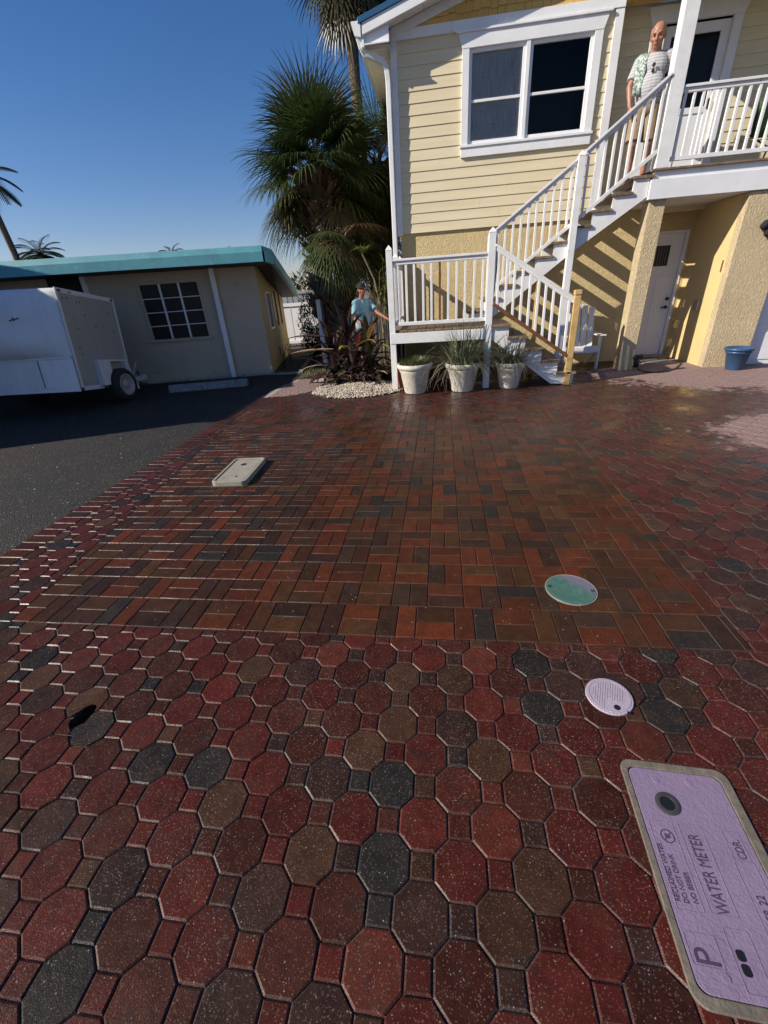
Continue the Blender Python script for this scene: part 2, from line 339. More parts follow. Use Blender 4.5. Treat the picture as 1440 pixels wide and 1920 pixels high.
def addpaver(mb,poly,col,cham=.0048,gap=.0015,flat=False):
    if len(poly)<3 or area(poly)<.0004: return
    o,_=inset(poly,gap)
    if len(o)<3: return
    # top ring: move each vertex towards where the inset lines meet
    n=len(o); hs=[]
    for i in range(n):
        p=o[i];q=o[(i+1)%n];L=max(1e-9,math.hypot(q[0]-p[0],q[1]-p[1])); a=(q[1]-p[1])/L;b=-(q[0]-p[0])/L; hs.append((a,b))
    t=[]
    cc=0 if flat else cham*random.uniform(.8,1.15)
    for i in range(n):
        a1,b1=hs[i-1];a2,b2=hs[i]; k=1+a1*a2+b1*b2
        if k<.15: k=.15
        t.append((o[i][0]-cc*(a1+a2)/k,o[i][1]-cc*(b1+b2)/k))
    if area(t)<.0001: t=[(p[0]*.5+sum(x[0] for x in o)/n*.5,p[1]*.5+sum(x[1] for x in o)/n*.5) for p in o]
    cx=sum(p[0] for p in o)/n;cy=sum(p[1] for p in o)/n; sx=random.gauss(0,.006);sy=random.gauss(0,.006);dz=random.gauss(0,.0005)
    zt=lambda p:(p[0]-cx)*sx+(p[1]-cy)*sy+dz
    mb.cur=col; vs=[(p[0],p[1],zt(p)) for p in t]+[(p[0],p[1],zt(p)-.0042) for p in o]+[(p[0],p[1],-.03) for p in o]
    mb.add(vs,[tuple(range(n))]+[(i,n+i,n+(i+1)%n,(i+1)%n) for i in range(n)]+[(n+i,2*n+i,2*n+(i+1)%n,n+(i+1)%n) for i in range(n)])
    mb.c[-2*n:]=[(col[0],col[1],col[2],0.)]*(2*n)      # alpha 0 marks the sanded chamfer; its pale tint and gloss also imitate sun glints
OC=[((.072,.012,.011),.40),((.052,.013,.011),.27),((.058,.027,.0155),.13),((.023,.0195,.0185),.07),((.036,.017,.014),.10),((.085,.018,.015),.08)]
BC=[((.072,.018,.009),.32),((.048,.018,.011),.27),((.034,.016,.011),.16),((.060,.024,.012),.10),((.023,.020,.018),.05),((.090,.020,.010),.07),((.035,.020,.014),.08)]
def pick(P):
    x=random.random()*sum(w for _,w in P)
    for c,w in P:
        x-=w
        if x<=0: break
    k=random.uniform(.72,1.15)*.98
    if P is BC: c=(c[0]*1.16,c[1]*1.08,c[2])
    g_=(1.12,.82) if c[0]>2.5*c[1] else (1,.95)
    return (c[0]*k*random.uniform(.95,1.05),c[1]*k*g_[0],c[2]*k*g_[1])
HOLE=[(-1.54+.038*math.cos(2*PI*k/14)+.010*math.sin(2*PI*k/14),1.03+.058*math.sin(2*PI*k/14)) for k in range(14)]
def hit(poly):
    c=list(poly)
    for i in range(14):
        p=HOLE[i];q=HOLE[(i+1)%14];L=math.hypot(q[0]-p[0],q[1]-p[1]);a=(q[1]-p[1])/L;b=-(q[0]-p[0])/L;c=clip(c,a,b,a*p[0]+b*p[1])
        if len(c)<3: return False
    return True
def sub_hole(poly):
    hs=[]
    for i in range(14):
        p=HOLE[i];q=HOLE[(i+1)%14];L=math.hypot(q[0]-p[0],q[1]-p[1]);a=(q[1]-p[1])/L;b=-(q[0]-p[0])/L;hs.append((a,b,a*p[0]+b*p[1]))
    out=[]; cur=poly
    for a,b,c in hs:
        o=clip(cur,-a,-b,-c)
        if len(o)>2: out.append(o)
        cur=clip(cur,a,b,c)
        if len(cur)<3: break
    return out
jb=MB()
for pl in ([(-3.2,-3),(12,-3),(12,.9),(-3.2,.9)],[(-3.2,.9),(-1.7,.9),(-1.7,1.16),(-3.2,1.16)],[(-1.4,.9),(12,.9),(12,1.16),(-1.4,1.16)],[(-3.2,1.16),(12,1.16),(12,10.4),(3.4,10.4),(-.75,9.6),(-2.2,7.2),(-2.6,8.2),(-2.93,8.72),(-3.12,7.6),(-3.2,6.9)])+tuple(sub_hole([(-1.7,.9),(-1.4,.9),(-1.4,1.16),(-1.7,1.16)])): jb.add([(x,y,-.0085) for x,y in pl],[tuple(range(len(pl)))])
tag(jb.build('joint_bed','joint',recalc=False),kind='structure')
# left edge of the brick field, leaning as laid
BL=lambda y:(-2.45-(y-1.57)*.125) if y<5.7 else -2.97
m_=.125
front=[(0,1,1.571),(-1,0,2.995)]
left=[(0,-1,-1.565),(-1,0,2.995),(1,m_,-2.45+1.57*m_),(0,1,5.7)]
right=[(0,-1,-1.565),(-1,0,-1.405),(0,1,6.2)]
backr=[(0,-1,-6.2),(-1,0,2.995),(0,1,10.4)]
def garden(p): # keep pavers out of the planting bed and the house
    cx=sum(q[0] for q in p)/len(p);cy=sum(q[1] for q in p)/len(p)
    if cy>9.6 or cy<-.6 or cx>9: return True
    if cx<-2.6 and cy>7.6+(cx+3.1)*5.5: return True
    if -2.6<=cx<-.75 and cy>6.95+(.45 if cx<-1.9 else 0)+(.5 if cx<-2.2 else 0)*2: return True
    return False
oct_=MB(); A=.1163; OX=-.057; OY=.978; hw=.0795; s_=2*A-2*hw
octo=[(hw,A-hw),(A-hw,hw),(-(A-hw),hw),(-hw,A-hw),(-hw,-(A-hw)),(-(A-hw),-hw),(A-hw,-hw),(hw,-(A-hw))]
sq=[(s_/2,s_/2),(-s_/2,s_/2),(-s_/2,-s_/2),(s_/2,-s_/2)]
sqr=2*A-hw*2
sq=[((A-hw),(A-hw)),(-(A-hw),(A-hw)),(-(A-hw),-(A-hw)),((A-hw),-(A-hw))]
for i in range(-28,84):
    for j in range(-14,78):
        cx=OX+i*A;cy=OY+j*A
        if cx<-3.4 or cx>9 or cy>9.8: continue
        base=[(cx+a,cy+b) for a,b in (octo if (i+j)%2==0 else sq)]
        col=pick(OC)
        for reg in (front,left,right,backr):
            p=clipr(base,reg)
            if len(p)<3 or area(p)<.0004 or garden(p): continue
            if abs(cx+1.54)<.2 and abs(cy-1.03)<.22 and hit(p):
                for q in sub_hole(inset(p,.003)[0]): addpaver(oct_,q,col,0,0)
            else: addpaver(oct_,p,col)
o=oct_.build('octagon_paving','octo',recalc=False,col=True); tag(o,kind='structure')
bk=MB(); cw=.2
X0=-.0
brk=[(0,-1,-1.571),(1,0,1.405),(0,1,6.2)]
X0=-.076; Y0=1.607-.2-.04
for i in range(-16,8):
    for j in range(0,26):
        x=X0+i*cw;y=1.807+.2*(j-1); rh=cw
        if j==0: x-=.055;y=1.572;rh=.235
        if (i+j)%2==0 and j or (j==0 and i%2): cell=[(x,y,x+cw/2,y+rh),(x+cw/2,y,x+cw,y+rh)]
        else: cell=[(x,y,x+cw,y+rh/2),(x,y+rh/2,x+cw,y+rh)]
        for a,b,c,d_ in cell:
            base=[(a,b),(c,b),(c,d_),(a,d_)]
            regs=[brk+[(-1,-m_,2.45-1.57*m_),(0,1,5.7)],brk+[(-1,0,2.97),(0,-1,-5.7)]]
            for rg in regs:
                p=clipr(base,rg)
                if len(p)>2: addpaver(bk,p,pick(BC),.0034,.0015)
# soldier course along the asphalt
for k in range(110):
    y=-1.6+k*.1
    if y>7.0: break
    base=[(-3.195,y),(-2.995,y),(-2.995,y+.1),(-3.195,y+.1)]
    addpaver(bk,base,pick(OC[:2]+BC[:3]),.005)
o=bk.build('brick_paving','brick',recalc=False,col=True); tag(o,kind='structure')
# broken-out hole
h=MB(); n=14
h.add([(x,y,-.004) for x,y in HOLE]+[(x,y,-.07) for x,y in HOLE],[(i,i+n,(i+1)%n+n,(i+1)%n) for i in range(n)]+[tuple(range(n,2*n))])
tag(h.build('pavement_hole','dirt',smooth=False),kind='structure')
# back path, border and grass beside the neighbour's wall
sheet('concrete_path',[(-3.12,7.62),(-2.93,8.72),(-2.35,8.75),(-2.28,8.0),(-2.6,7.3),(-3.05,7.05)],-.004,'pathconc')
tag(box('stone_border','conc',None,-3.78,-3.1,9.38,9.46,-.05,.03),kind='structure')
MB().prism([(-3.15,9.4),(-3.05,9.4),(-3.75,13.5),(-3.85,13.5)],-.05,.03,'z').build('path_border','conc')['kind']='structure'
sheet('garden_bed',[(-3.78,9.5),(-3.1,9.46),(-2.93,8.74),(-2.3,8.76),(-2.2,7.75),(-1.95,7.4),(-.9,7.0),(-.72,9.3),(-.72,16),(-6,16)],-.002,'dirt')
# ------------------------------------------------------------------ yellow house
H=thing('yellow_house','two storey yellow lap sided house with white trim and a raised entry porch','house',(2,9.2,0))
WY=9.2
# lap siding, front wall (x -0.72 .. 2.55) with the window opening, and the recessed porch wall
def laps(x0,x1,z0,z1,y,holes=(),st=.1475):
    mb=MB(); z=z0
    while z<z1-.01:
        zt=min(z+st,z1); segs=[(x0,x1)]
        for hx0,hx1,hz0,hz1 in holes:
            if zt>hz0+.001 and z<hz1-.001:
                ns=[]
                for a,b in segs:
                    if a<hx0: ns.append((a,min(b,hx0)))
                    if b>hx1: ns.append((max(a,hx1),b))
                segs=[q for q in ns if q[1]-q[0]>.001]
        for a,b in segs:
            cuts=[a]; 
            if b-a>1.2: cuts.append(a+(b-a)*random.uniform(.2,.8))
            cuts.append(b)
            for k in range(len(cuts)-1):
                e=.0012 if k else 0
                mb.add([(cuts[k]+e,y-.014,z+.001),(cuts[k+1],y-.014,z+.001),(cuts[k+1],y-.002,zt+.004),(cuts[k]+e,y-.002,zt+.004),(cuts[k]+e,y+.03,z+.001),(cuts[k+1],y+.03,z+.001),(cuts[k+1],y+.03,zt+.004),(cuts[k]+e,y+.03,zt+.004)],
                       [(0,1,2,3),(4,7,6,5),(0,4,5,1),(3,2,6,7),(0,3,7,4),(1,5,6,2)])
        z=zt
    return mb
random.seed(3)
laps(-.70,2.50,2.39,4.90,WY,[(.42,2.24,3.55,4.70)]).build('siding','siding',H)
DY=9.42
laps(2.62,8.2,2.82,4.98,DY,[(3.30,4.22,2.82,4.86)]).build('siding','siding',H)
laps(2.62,8.2,2.39,2.82,DY).build('siding','siding',H)
box('side_wall','siding',H,-.78,-.74,9.215,16,2.36,5.0)
box('side_wall','siding',H,2.5,2.62,9.26,9.44,2.7,4.98)
box('corner_trim','white',H,-.80,-.70,9.165,9.26,2.37,4.9,bevel=.003)
box('corner_trim','white',H,2.50,2.62,9.165,9.256,2.4,4.9,bevel=.003)
box('frieze_board','white',H,-.82,2.62,9.155,9.2,4.90,5.02,bevel=.003)
# stucco base
mb=MB(); mb.box(-.74,3.55,9.225,9.5,-.05,2.46); mb.build('stucco_wall','stucco',H)
box('stucco_side_wall','stucco',H,-.735,-.55,9.5,16,-.05,2.35)
box('side_footing','stucco2',H,3.38,3.55,9.5,9.66,-.05,2.45)
# recessed entry: door wall in pieces round the door
mb=MB(); mb.box(3.552,3.60,9.60,9.75,-.05,2.45); mb.box(4.39,4.5,9.60,9.75,-.05,2.45); mb.box(3.60,4.39,9.60,9.75,2.13,2.45); mb.build('entry_wall','stucco',H)
box('entry_side_wall','yellowwall',H,4.452,4.6,8.36,9.598,-.05,2.45)
# garage front wall with opening from x=5.1
mb=MB(); mb.box(4.45,5.10,8.2,8.355,-.05,2.45); mb.box(5.10,8.2,8.2,8.355,2.2,2.45); mb.build('garage_wall','stucco2',H)
gd=MB(); gd.box(5.1,8.2,8.32,8.35,0,2.2); gd.build('garage_door','white',H)
g2=MB()
for k in range(4):
    for i in range(5): g2.box(5.16+i*.6,5.68+i*.6,8.308,8.321,.07+k*.55,.50+k*.55)
g2.build('door_panel','white',H,bevel=.008)
# entry column
box('porch_column','stucco2',H,3.09,3.33,8.225,8.47,-.05,2.455,bevel=.012)
# deck over the entry
dk=MB(); dk.box(3.04,8.2,8.16,8.2,2.46,2.70); dk.build('deck_fascia','white',H,bevel=.004)
dk=MB(); dk.box(3.04,3.08,8.2,9.20,2.46,2.70); dk.build('deck_fascia','white',H,bevel=.004)
dk=MB(); dk.box(3.07,8.2,8.20,8.30,2.70,2.80); dk.build('deck_rim','white',H,bevel=.004)
sf=MB(); 
for k in range(12): sf.box(3.09,8.2,8.205+k*.114,8.205+k*.114+.11,2.456,2.47)
sf.box(3.09,8.2,9.57,9.7,2.456,2.47); sf.box(-.7,8.2,9.235,9.7,2.462,2.52); sf.build('deck_soffit','white',H,bevel=.003)
db=MB()
for k in range(9): db.box(3.03,8.2,8.15+k*.139,8.15+k*.139+.133,2.80,2.826)
db.build('porch_floor','deck',H,bevel=.003)
box('porch_post','whitewood',H,3.06,3.24,8.17,8.33,2.828,4.98,bevel=.006)
box('porch_ceiling','white',H,2.64,8.2,7.95,9.4,4.98,5.06,bevel=.004)
# porch railing
def railing(name,parent,p0,p1,q0,q1,n,m='whitewood',w=.034,skip=()):
    # p0-p1 top rail ends, q0-q1 bottom rail ends (points)
    r=MB(); p0,p1,q0,q1=[Vector(a) for a in (p0,p1,q0,q1)]
    dn=Vector((0,0,.045)); r.bar(p0,p1,.09,.03); r.bar(p0-dn*.9,p1-dn*.9,.045,.045)
    o=r.build(name,m,parent,bevel=.004)
    b=MB().bar(q0,q1,.045,.05) ; b.build('bottom_rail',m if name!='stair_railing' else 'stain',o,bevel=.003)
    for k in range(n):
        t=(k+.5)/n; a=p0.lerp(p1,t)-Vector((0,0,.045)); c=q0.lerp(q1,t); lean=random.uniform(-.006,.006)
        mm='stain' if k in skip else m
        MB().bar((a.x+lean,a.y,a.z),c,w,w,up=(0,1,0)).build('baluster',mm,o,bevel=.003)
    return o
random.seed(5)
railing('porch_railing',H,(3.24,8.23,3.70),(8.2,8.23,3.70),(3.24,8.23,2.93),(8.2,8.23,2.93),43)
# upper window pair
W=MB()
W.box(.31,.42,9.15,9.2,3.52,4.70); W.box(2.24,2.36,9.15,9.2,3.52,4.70); W.box(1.27,1.33,9.155,9.2,3.55,4.70)
W.prism([(.31,4.70),(2.36,4.70),(2.42,4.87),(.25,4.87)],9.145,9.2); W.box(.22,2.45,9.12,9.2,4.87,4.898)
wf=W.build('window_frame','white',H,bevel=.004)
sl_=MB(); sl_.box(.29,2.38,9.13,9.2,3.515,3.55); sl_.box(.31,2.36,9.15,9.2,3.39,3.515); sl_.build('sill','white',wf,bevel=.004)
for x0,x1 in ((.42,1.27),(1.33,2.24)):
    s=MB(); 
    for a,b in ((x0,x0+.045),(x1-.045,x1)): s.box(a,b,9.185,9.24,3.55,4.70)
    s.box(x0+.045,x1-.045,9.185,9.24,3.55,3.60); s.box(x0+.045,x1-.045,9.185,9.24,4.655,4.70); s.box(x0+.045,x1-.045,9.19,9.235,4.075,4.11); s.build('sash','vinyl',wf,bevel=.004)
    MB().add([(x0+.045,9.218,3.60),(x1-.045,9.218,3.60),(x1-.045,9.218,4.655),(x0+.045,9.218,4.655)],[(0,1,2,3)]).build('pane','glass',wf,recalc=False)
MB().box(.43,1.28,9.232,9.238,3.56,4.69).build('curtain','curtain',wf)
rm=MB(); rm.box(.35,2.3,10.3,10.32,3.4,4.8); rm.box(.33,.35,9.24,10.3,3.4,4.8); rm.box(2.3,2.32,9.24,10.3,3.4,4.8); rm.box(.33,2.32,9.24,10.3,3.38,3.4); rm.box(.33,2.32,9.24,10.3,4.8,4.82); rm.build('dark_room','dark',H)
# gable shakes
sh=MB()
for k in range(7):
    z=5.0+k*.115; x=-.6-random.random()*.1
    while x<8:
        wd=random.uniform(.09,.17); drop=random.choice((0,0,.012,.02))
        z1=z+.125; lim=4.93+.26*(x+wd/2+1.1)
        if z<lim+.1: sh.add([(x+.002,9.165,z-drop),(x+wd-.003,9.165,z-drop),(x+wd-.003,9.185,z1),(x+.002,9.185,z1),(x+.002,9.2,z-drop),(x+wd-.003,9.2,z-drop),(x+wd-.003,9.2,z1),(x+.002,9.2,z1)],[(0,1,2,3),(4,7,6,5),(0,4,5,1),(3,2,6,7),(0,3,7,4),(1,5,6,2)])
        x+=wd
sh.build('gable_shakes','shake',H)
box('gable_wall','shake',H,-.7,8.2,9.2,9.3,4.95,5.8)
# roof: 3 in 12 pitch, rake overhang .32, eave overhang .5
SLP=.26; RZ=lambda x:4.93+SLP*(x+1.1)
def slope(name,m,x0,x1,y0,y1,dz0,dz1): return MB().prism([(x0,RZ(x0)+dz0),(x1,RZ(x1)+dz0),(x1,RZ(x1)+dz1),(x0,RZ(x0)+dz1)],y0,y1).build(name,m,H,bevel=.003)
slope('rake_trim','white',-.79,4.6,9.15,9.198,-.085,.03)
slope('rake_fascia','white',-1.18,4.6,8.86,8.90,0,.13)
slope('roof','blueroof',-1.24,4.6,8.84,16.2,.132,.20)
rs=MB()
for k in range(20):
    x0=-1.14+k*.29; rs.prism([(x0,RZ(x0)+.035),(x0+.284,RZ(x0+.284)+.035),(x0+.284,RZ(x0+.284)+.05),(x0,RZ(x0)+.05)],8.90,9.15)
rs.build('rake_soffit','white',H)
es=MB()
for k in range(52): es.box(-1.16,-.79,9.0+k*.138-.13,9.0+k*.138,4.80,4.815)
es.build('eave_soffit','vinyl',H)
box('eave_fascia','white',H,-1.20,-1.165,8.87,16.2,4.78,5.02)
MB().prism([(-1.17,4.80),(-.79,4.80),(-.79,RZ(-.79)),(-1.17,RZ(-1.17)+.03)],8.915,8.935).build('eave_return','vinyl',H)
gt=MB().prism([(-1.205,4.90),(-1.29,4.92),(-1.33,5.06),(-1.345,5.06),(-1.30,4.905),(-1.205,4.885)],8.87,16.2)
gt.prism([(-1.205,4.885),(-1.30,4.905),(-1.345,5.06),(-1.205,5.06)],8.85,8.87); gt.build('gutter','gutter',H)
dsp=MB(); pts=[(-1.25,8.94,4.90),(-1.22,8.96,4.80),(-1.17,8.99,4.74),(-1.03,9.03,4.70),(-.92,9.07,4.66),(-.86,9.10,4.58),(-.845,9.11,4.44),(-.845,9.12,2.3),(-.845,9.12,.25)]
for a,b in zip(pts[:-1],pts[1:]): dsp.bar(a,(Vector(b)+(Vector(b)-Vector(a)).normalized()*.015),.080,.095,up=(0,1,0))
dsp.build('downspout','gutter',H,bevel=.01)
# upper door
ud=MB(); ud.box(3.10,3.30,9.37,9.42,2.83,4.74); ud.box(4.22,4.34,9.37,9.42,2.83,4.74); ud.prism([(3.10,4.74),(4.34,4.74),(4.42,4.93),(3.02,4.93)],9.365,9.42)
ud=ud.build('porch_door_frame','white',H,bevel=.004)
dd=MB(); dd.box(3.30,3.42,9.43,9.47,2.83,4.72); dd.box(4.10,4.22,9.43,9.47,2.83,4.72); dd.box(3.42,4.10,9.43,9.47,4.60,4.72); dd.box(3.42,4.10,9.43,9.47,2.83,3.0); dd.box(3.42,4.10,9.43,9.47,3.68,3.76); dd.box(3.74,3.78,9.435,9.465,3.0,3.68)
D=dd.build('porch_door','white',H,bevel=.004); MB().add([(3.42,9.448,3.76),(4.10,9.448,3.76),(4.10,9.448,4.60),(3.42,9.448,4.60)],[(0,1,2,3)]).build('pane','glass',D,recalc=False); MB().box(3.42,4.10,9.445,9.455,3.0,3.68).build('lower_panel','vinyl',D)
MB().box(3.2,4.35,9.52,9.54,2.80,4.97).build('dark_hallway','dark',H)
MB().box(4.12,4.15,9.40,9.43,3.72,3.84).build('handle','black',D)
# lower door
fr=MB(); fr.box(4.33,4.388,9.585,9.66,0,2.13); fr.box(3.602,3.64,9.585,9.66,0,2.13); fr.box(3.64,4.33,9.585,9.66,2.09,2.13); fr=fr.build('entry_door_frame','white',H,bevel=.004)
d=MB(); d.box(3.64,4.33,9.64,9.68,.02,1.58); d.box(3.64,4.33,9.64,9.68,1.92,2.09); d.box(3.64,3.80,9.64,9.68,1.58,1.92); d.box(4.14,4.33,9.64,9.68,1.58,1.92)
d.box(3.79,4.15,9.63,9.64,1.565,1.585);d.box(3.79,4.15,9.63,9.64,1.915,1.935);d.box(4.135,4.155,9.63,9.64,1.585,1.915)
d=d.build('entry_door','white',H,bevel=.004)
pn=MB(); pn.box(3.72,3.93,9.63,9.642,.30,1.42); pn.box(4.0,4.22,9.63,9.642,.30,1.42); pn.build('door_panel','white',d,bevel=.012)
MB().box(3.80,4.14,9.655,9.66,1.585,1.915).build('pane','darkbrown',d)
cl=MB(); 
for k in range(7): cl.box(3.82+k*.045,3.826+k*.045,9.65,9.655,1.59,1.91)
cl.build('pane_lead','conc',d)
hd=MB(); hd.tube([(4.265,9.64,.885),(4.265,9.60,.885)],.028); hd.tube([(4.265,9.595,.885),(4.17,9.59,.88)],.011); hd.build('handle','black',d,smooth=True)
MB().tube([(4.265,9.64,1.03),(4.265,9.605,1.03)],.03).build('deadbolt','black',d)
box('threshold','conc',H,3.55,4.45,9.42,9.6,-.02,.03)
ob=MB(); ob.box(4.40,4.451,8.78,8.90,.86,1.02); ob.box(4.385,4.40,8.80,8.88,.88,1.0); ob.build('outlet_box','conc',H,bevel=.008)
bk_=MB(); bk_.tube([(4.445,8.42,1.60),(4.445,8.42,1.44)],.012); bk_.build('wall_bracket','stain',H)
fl=MB()
for x,z in ((4.74,2.03),(4.82,1.935)):
    fl.xf=Matrix.Translation((x,8.12,z))@Matrix.Rotation(R_(60),4,'X')@Matrix.Rotation(R_(-12),4,'Y'); fl.lathe([(.02,.05),(.04,.04),(.055,.0),(.06,-.05),(.052,-.052)],n=18)
fl.xf=None; fl.box(4.74,4.82,8.15,8.2,1.96,2.03); fl=fl.build('floodlight','navy',H,smooth=True)
# ------------------------------------------------------------------ stairs
T=thing('outdoor_staircase','white railed wooden outdoor staircase turning at a low landing up to the porch','staircase',(.8,7.8,0))
def tri(name,m,x0,x1,y0,y1,z0,z1,b=.003): return box(name,m,T,x0,x1,y0,y1,z0,z1,bevel=b)
def newel(x,y,zt,w=.092,z0=0,m='whitewood',cap=True,name='newel_post'):
    mb=MB(); h=w/2; mb.box(x-h,x+h,y-h,y+h,z0,zt-.07)
    if cap: mb.add([(x-h-.005,y-h-.005,zt-.07),(x+h+.005,y-h-.005,zt-.07),(x+h+.005,y+h+.005,zt-.07),(x-h-.005,y+h+.005,zt-.07),(x-h*.75,y-h*.75,zt-.04),(x+h*.75,y-h*.75,zt-.04),(x+h*.75,y+h*.75,zt-.04),(x-h*.75,y+h*.75,zt-.04),(x,y,zt)],[(3,2,1,0),(0,1,5,4),(1,2,6,5),(2,3,7,6),(3,0,4,7),(4,5,8),(5,6,8),(6,7,8),(7,4,8)])
    return mb.build(name,m,T,bevel=.004)
newel(-.77,7.27,2.10); newel(-.77,8.25,2.05); newel(-.77,9.08,2.05)
newel(.715,7.27,2.215,.10); newel(.78,8.18,2.24,.09)
newel(2.02,8.16,3.13,.10)
mb=MB(); mb.box(1.925,2.02,7.20,7.295,0,1.27); mb.box(1.93,2.015,7.205,7.29,1.27,1.285); mb.box(1.923,2.022,7.198,7.297,1.285,1.35); mb.build('newel_post','pine',T,bevel=.008)['label']='bare yellow pine newel post'
box('support_post','pine',T,1.56,1.63,8.205,8.275,0,1.62,bevel=.004)
box('support_post','whitewood',T,.63,.71,8.9,8.98,0,.87,bevel=.004)
tri('landing_beam','whitewood',-.81,.665,7.215,7.25,.745,.90)
tri('landing_beam','whitewood',-.81,-.77,7.32,9.15,.745,.90)
tri('landing_beam','whitewood',-.76,.70,9.12,9.16,.745,.87)
tri('added_sun_blocker','darkbrown',-.765,-.74,7.40,9.05,.02,.745)  # added panel, blocks low sun to darken the space under the landing
dkb=MB(); x=-.80
for k in range(11):
    dkb.box(x,x+.132,7.225 if k else 7.32,9.17,.905,.935+random.uniform(-.002,.002)); x+=.139
dkb.build('landing_deck','deck',T,bevel=.004)
railing('railing',T,(-.72,7.27,1.90),(.665,7.27,1.90),(-.72,7.27,1.03),(.665,7.27,1.03),11,skip=(5,))
railing('railing',T,(-.77,7.32,1.90),(-.77,8.20,1.90),(-.77,7.32,1.03),(-.77,8.20,1.03),7)
railing('railing',T,(-.77,8.30,1.90),(-.77,9.03,1.90),(-.77,8.30,1.03),(-.77,9.03,1.03),6)
# lower flight: 5 treads going right and down
for k in range(5):
    x0=.75+.262*k; z=.946-.186*k
    mb=MB(); mb.box(x0,x0+.145,7.20,8.14,z-.036,z); mb.box(x0+.15,x0+.30,7.20,8.14,z-.036,z+.001); mb.build('tread','deck',T,bevel=.004)
def stringer(y0,y1,up):
    pl=[]
    if up:
        for k in range(10):
            x=.46+.262*k; z=1.10+.185*k-.036; pl+=[(x,z-.185+.036 if k==0 else z-.185),(x,z)]
        pl+=[(3.03,2.76),(3.03,2.50),(2.064,1.868),(.75,.90),(.46,.90)]
        pl[0]=(.46,.94)
    else:
        for k in range(5):
            x=.765+.262*k; z=.946-.186*k-.037; pl+=[(x,z),(x+.262,z)]
        pl+=[(2.06,.02),(1.74,.02),(.765,.74)]
    return MB().prism(pl,y0,y1).build('stringer','whitewood',T)
stringer(7.245,7.285,False); stringer(8.08,8.12,False)
stringer(8.20,8.24,True); stringer(9.12,9.16,True)
for k in range(10):
    x0=.43+.262*k; z=1.10+.185*k
    mb=MB(); mb.box(x0,x0+.14,8.165,9.18,z-.036,z); mb.box(x0+.146,x0+.292,8.165,9.18,z-.036,z+.001); mb.build('tread','deck',T,bevel=.004)
railing('stair_railing',T,(.765,7.25,1.99),(1.93,7.25,1.235),(.765,7.22,1.235),(1.93,7.22,.44),10)
railing('railing',T,(.83,8.18,2.235),(1.97,8.18,3.03),(.83,8.18,1.40),(1.97,8.18,2.225),10)
railing('railing',T,(2.07,8.18,3.11),(3.055,8.20,3.84),(2.07,8.18,2.30),(3.055,8.20,3.03),9)
hr=MB(); hr.tube([(.78,7.32,2.12),(.80,7.30,1.75),(.78,7.33,1.35)],.008,6); hr.build('cable','black',T)
# ------------------------------------------------------------------ neighbour's house
N=thing('low_beige_house','low single storey beige house with a turquoise roof edge, in shade on the left','house',(-3.776,9.537,0))
a0=Vector((-3.776,9.537,0)); du=Vector((.98,.2,0)).normalized(); nv=Vector((du.y,-du.x,0)); dv=Vector((-.21,.98,0)).normalized()
FR=Matrix(((du.x,-nv.x,0,a0.x),(du.y,-nv.y,0,a0.y),(0,0,1,0),(0,0,0,1)))   # local: x along the wall, y into the house
def nb(name,m,boxes,parent=N,bevel=0):
    mb=MB(); mb.xf=FR
    for b in boxes: mb.box(*b)
    return mb.build(name,m,parent,bevel=bevel)
nb('front_wall','cream',[(-9,-2.38,0,.15,-.1,2.30),(-1.18,0,0,.15,-.1,2.30),(-2.38,-1.18,0,.15,-.1,.87),(-2.38,-1.18,0,.15,1.92,2.30)])
mb=MB(); e=a0+dv*3.8
mb.add([a0+Vector((0,0,-.1)),e+Vector((0,0,-.1)),e+Vector((0,0,1.62)),a0+Vector((0,0,2.18))],[(0,1,2,3)])
q=dv.cross(Vector((0,0,1)))*-.15
mb.add([a0+q+Vector((0,0,-.1)),e+q+Vector((0,0,-.1)),e+q+Vector((0,0,1.62)),a0+q+Vector((0,0,2.18))],[(0,3,2,1)])
mb.build('side_wall','yellowwall',N)
nb('wall_footing','cream',[(-3.2,.012,-.03,0,-.1,.16)])
# window on the front: 3 x 4 panes
wn=nb('window','cream',[(-2.40,-2.36,-.025,.06,.85,1.95),(-1.20,-1.16,-.025,.06,.85,1.95),(-2.36,-1.20,-.025,.06,1.90,1.95),(-2.44,-1.12,-.05,.06,.82,.87)],bevel=.003)
fm=[(-2.36+1.16*k/3-.018,-2.36+1.16*k/3+.018,.0,.05,.87,1.90) for k in (1,2)]+[(-2.36,-1.20,.01,.045,.87+1.03*k/4-.008,.87+1.03*k/4+.008) for k in (1,2,3)]
nb('muntins','vinyl',fm,wn); nb('pane','dullglass',[(-2.36,-1.20,.028,.032,.87,1.90)],wn); nb('dark_screen','darkbrown',[(-2.38,-1.18,.16,.18,.86,1.93)],wn)
nb('dark_doorway','dark',[(-4.1,-3.45,-.006,.0,1.2,2.12)]); nb('doorway_frame','white',[(-3.45,-3.36,-.03,.0,1.2,2.13)])
nb('eave_post','white',[(-.895,-.80,-.11,-.05,.0,2.14)],bevel=.004)
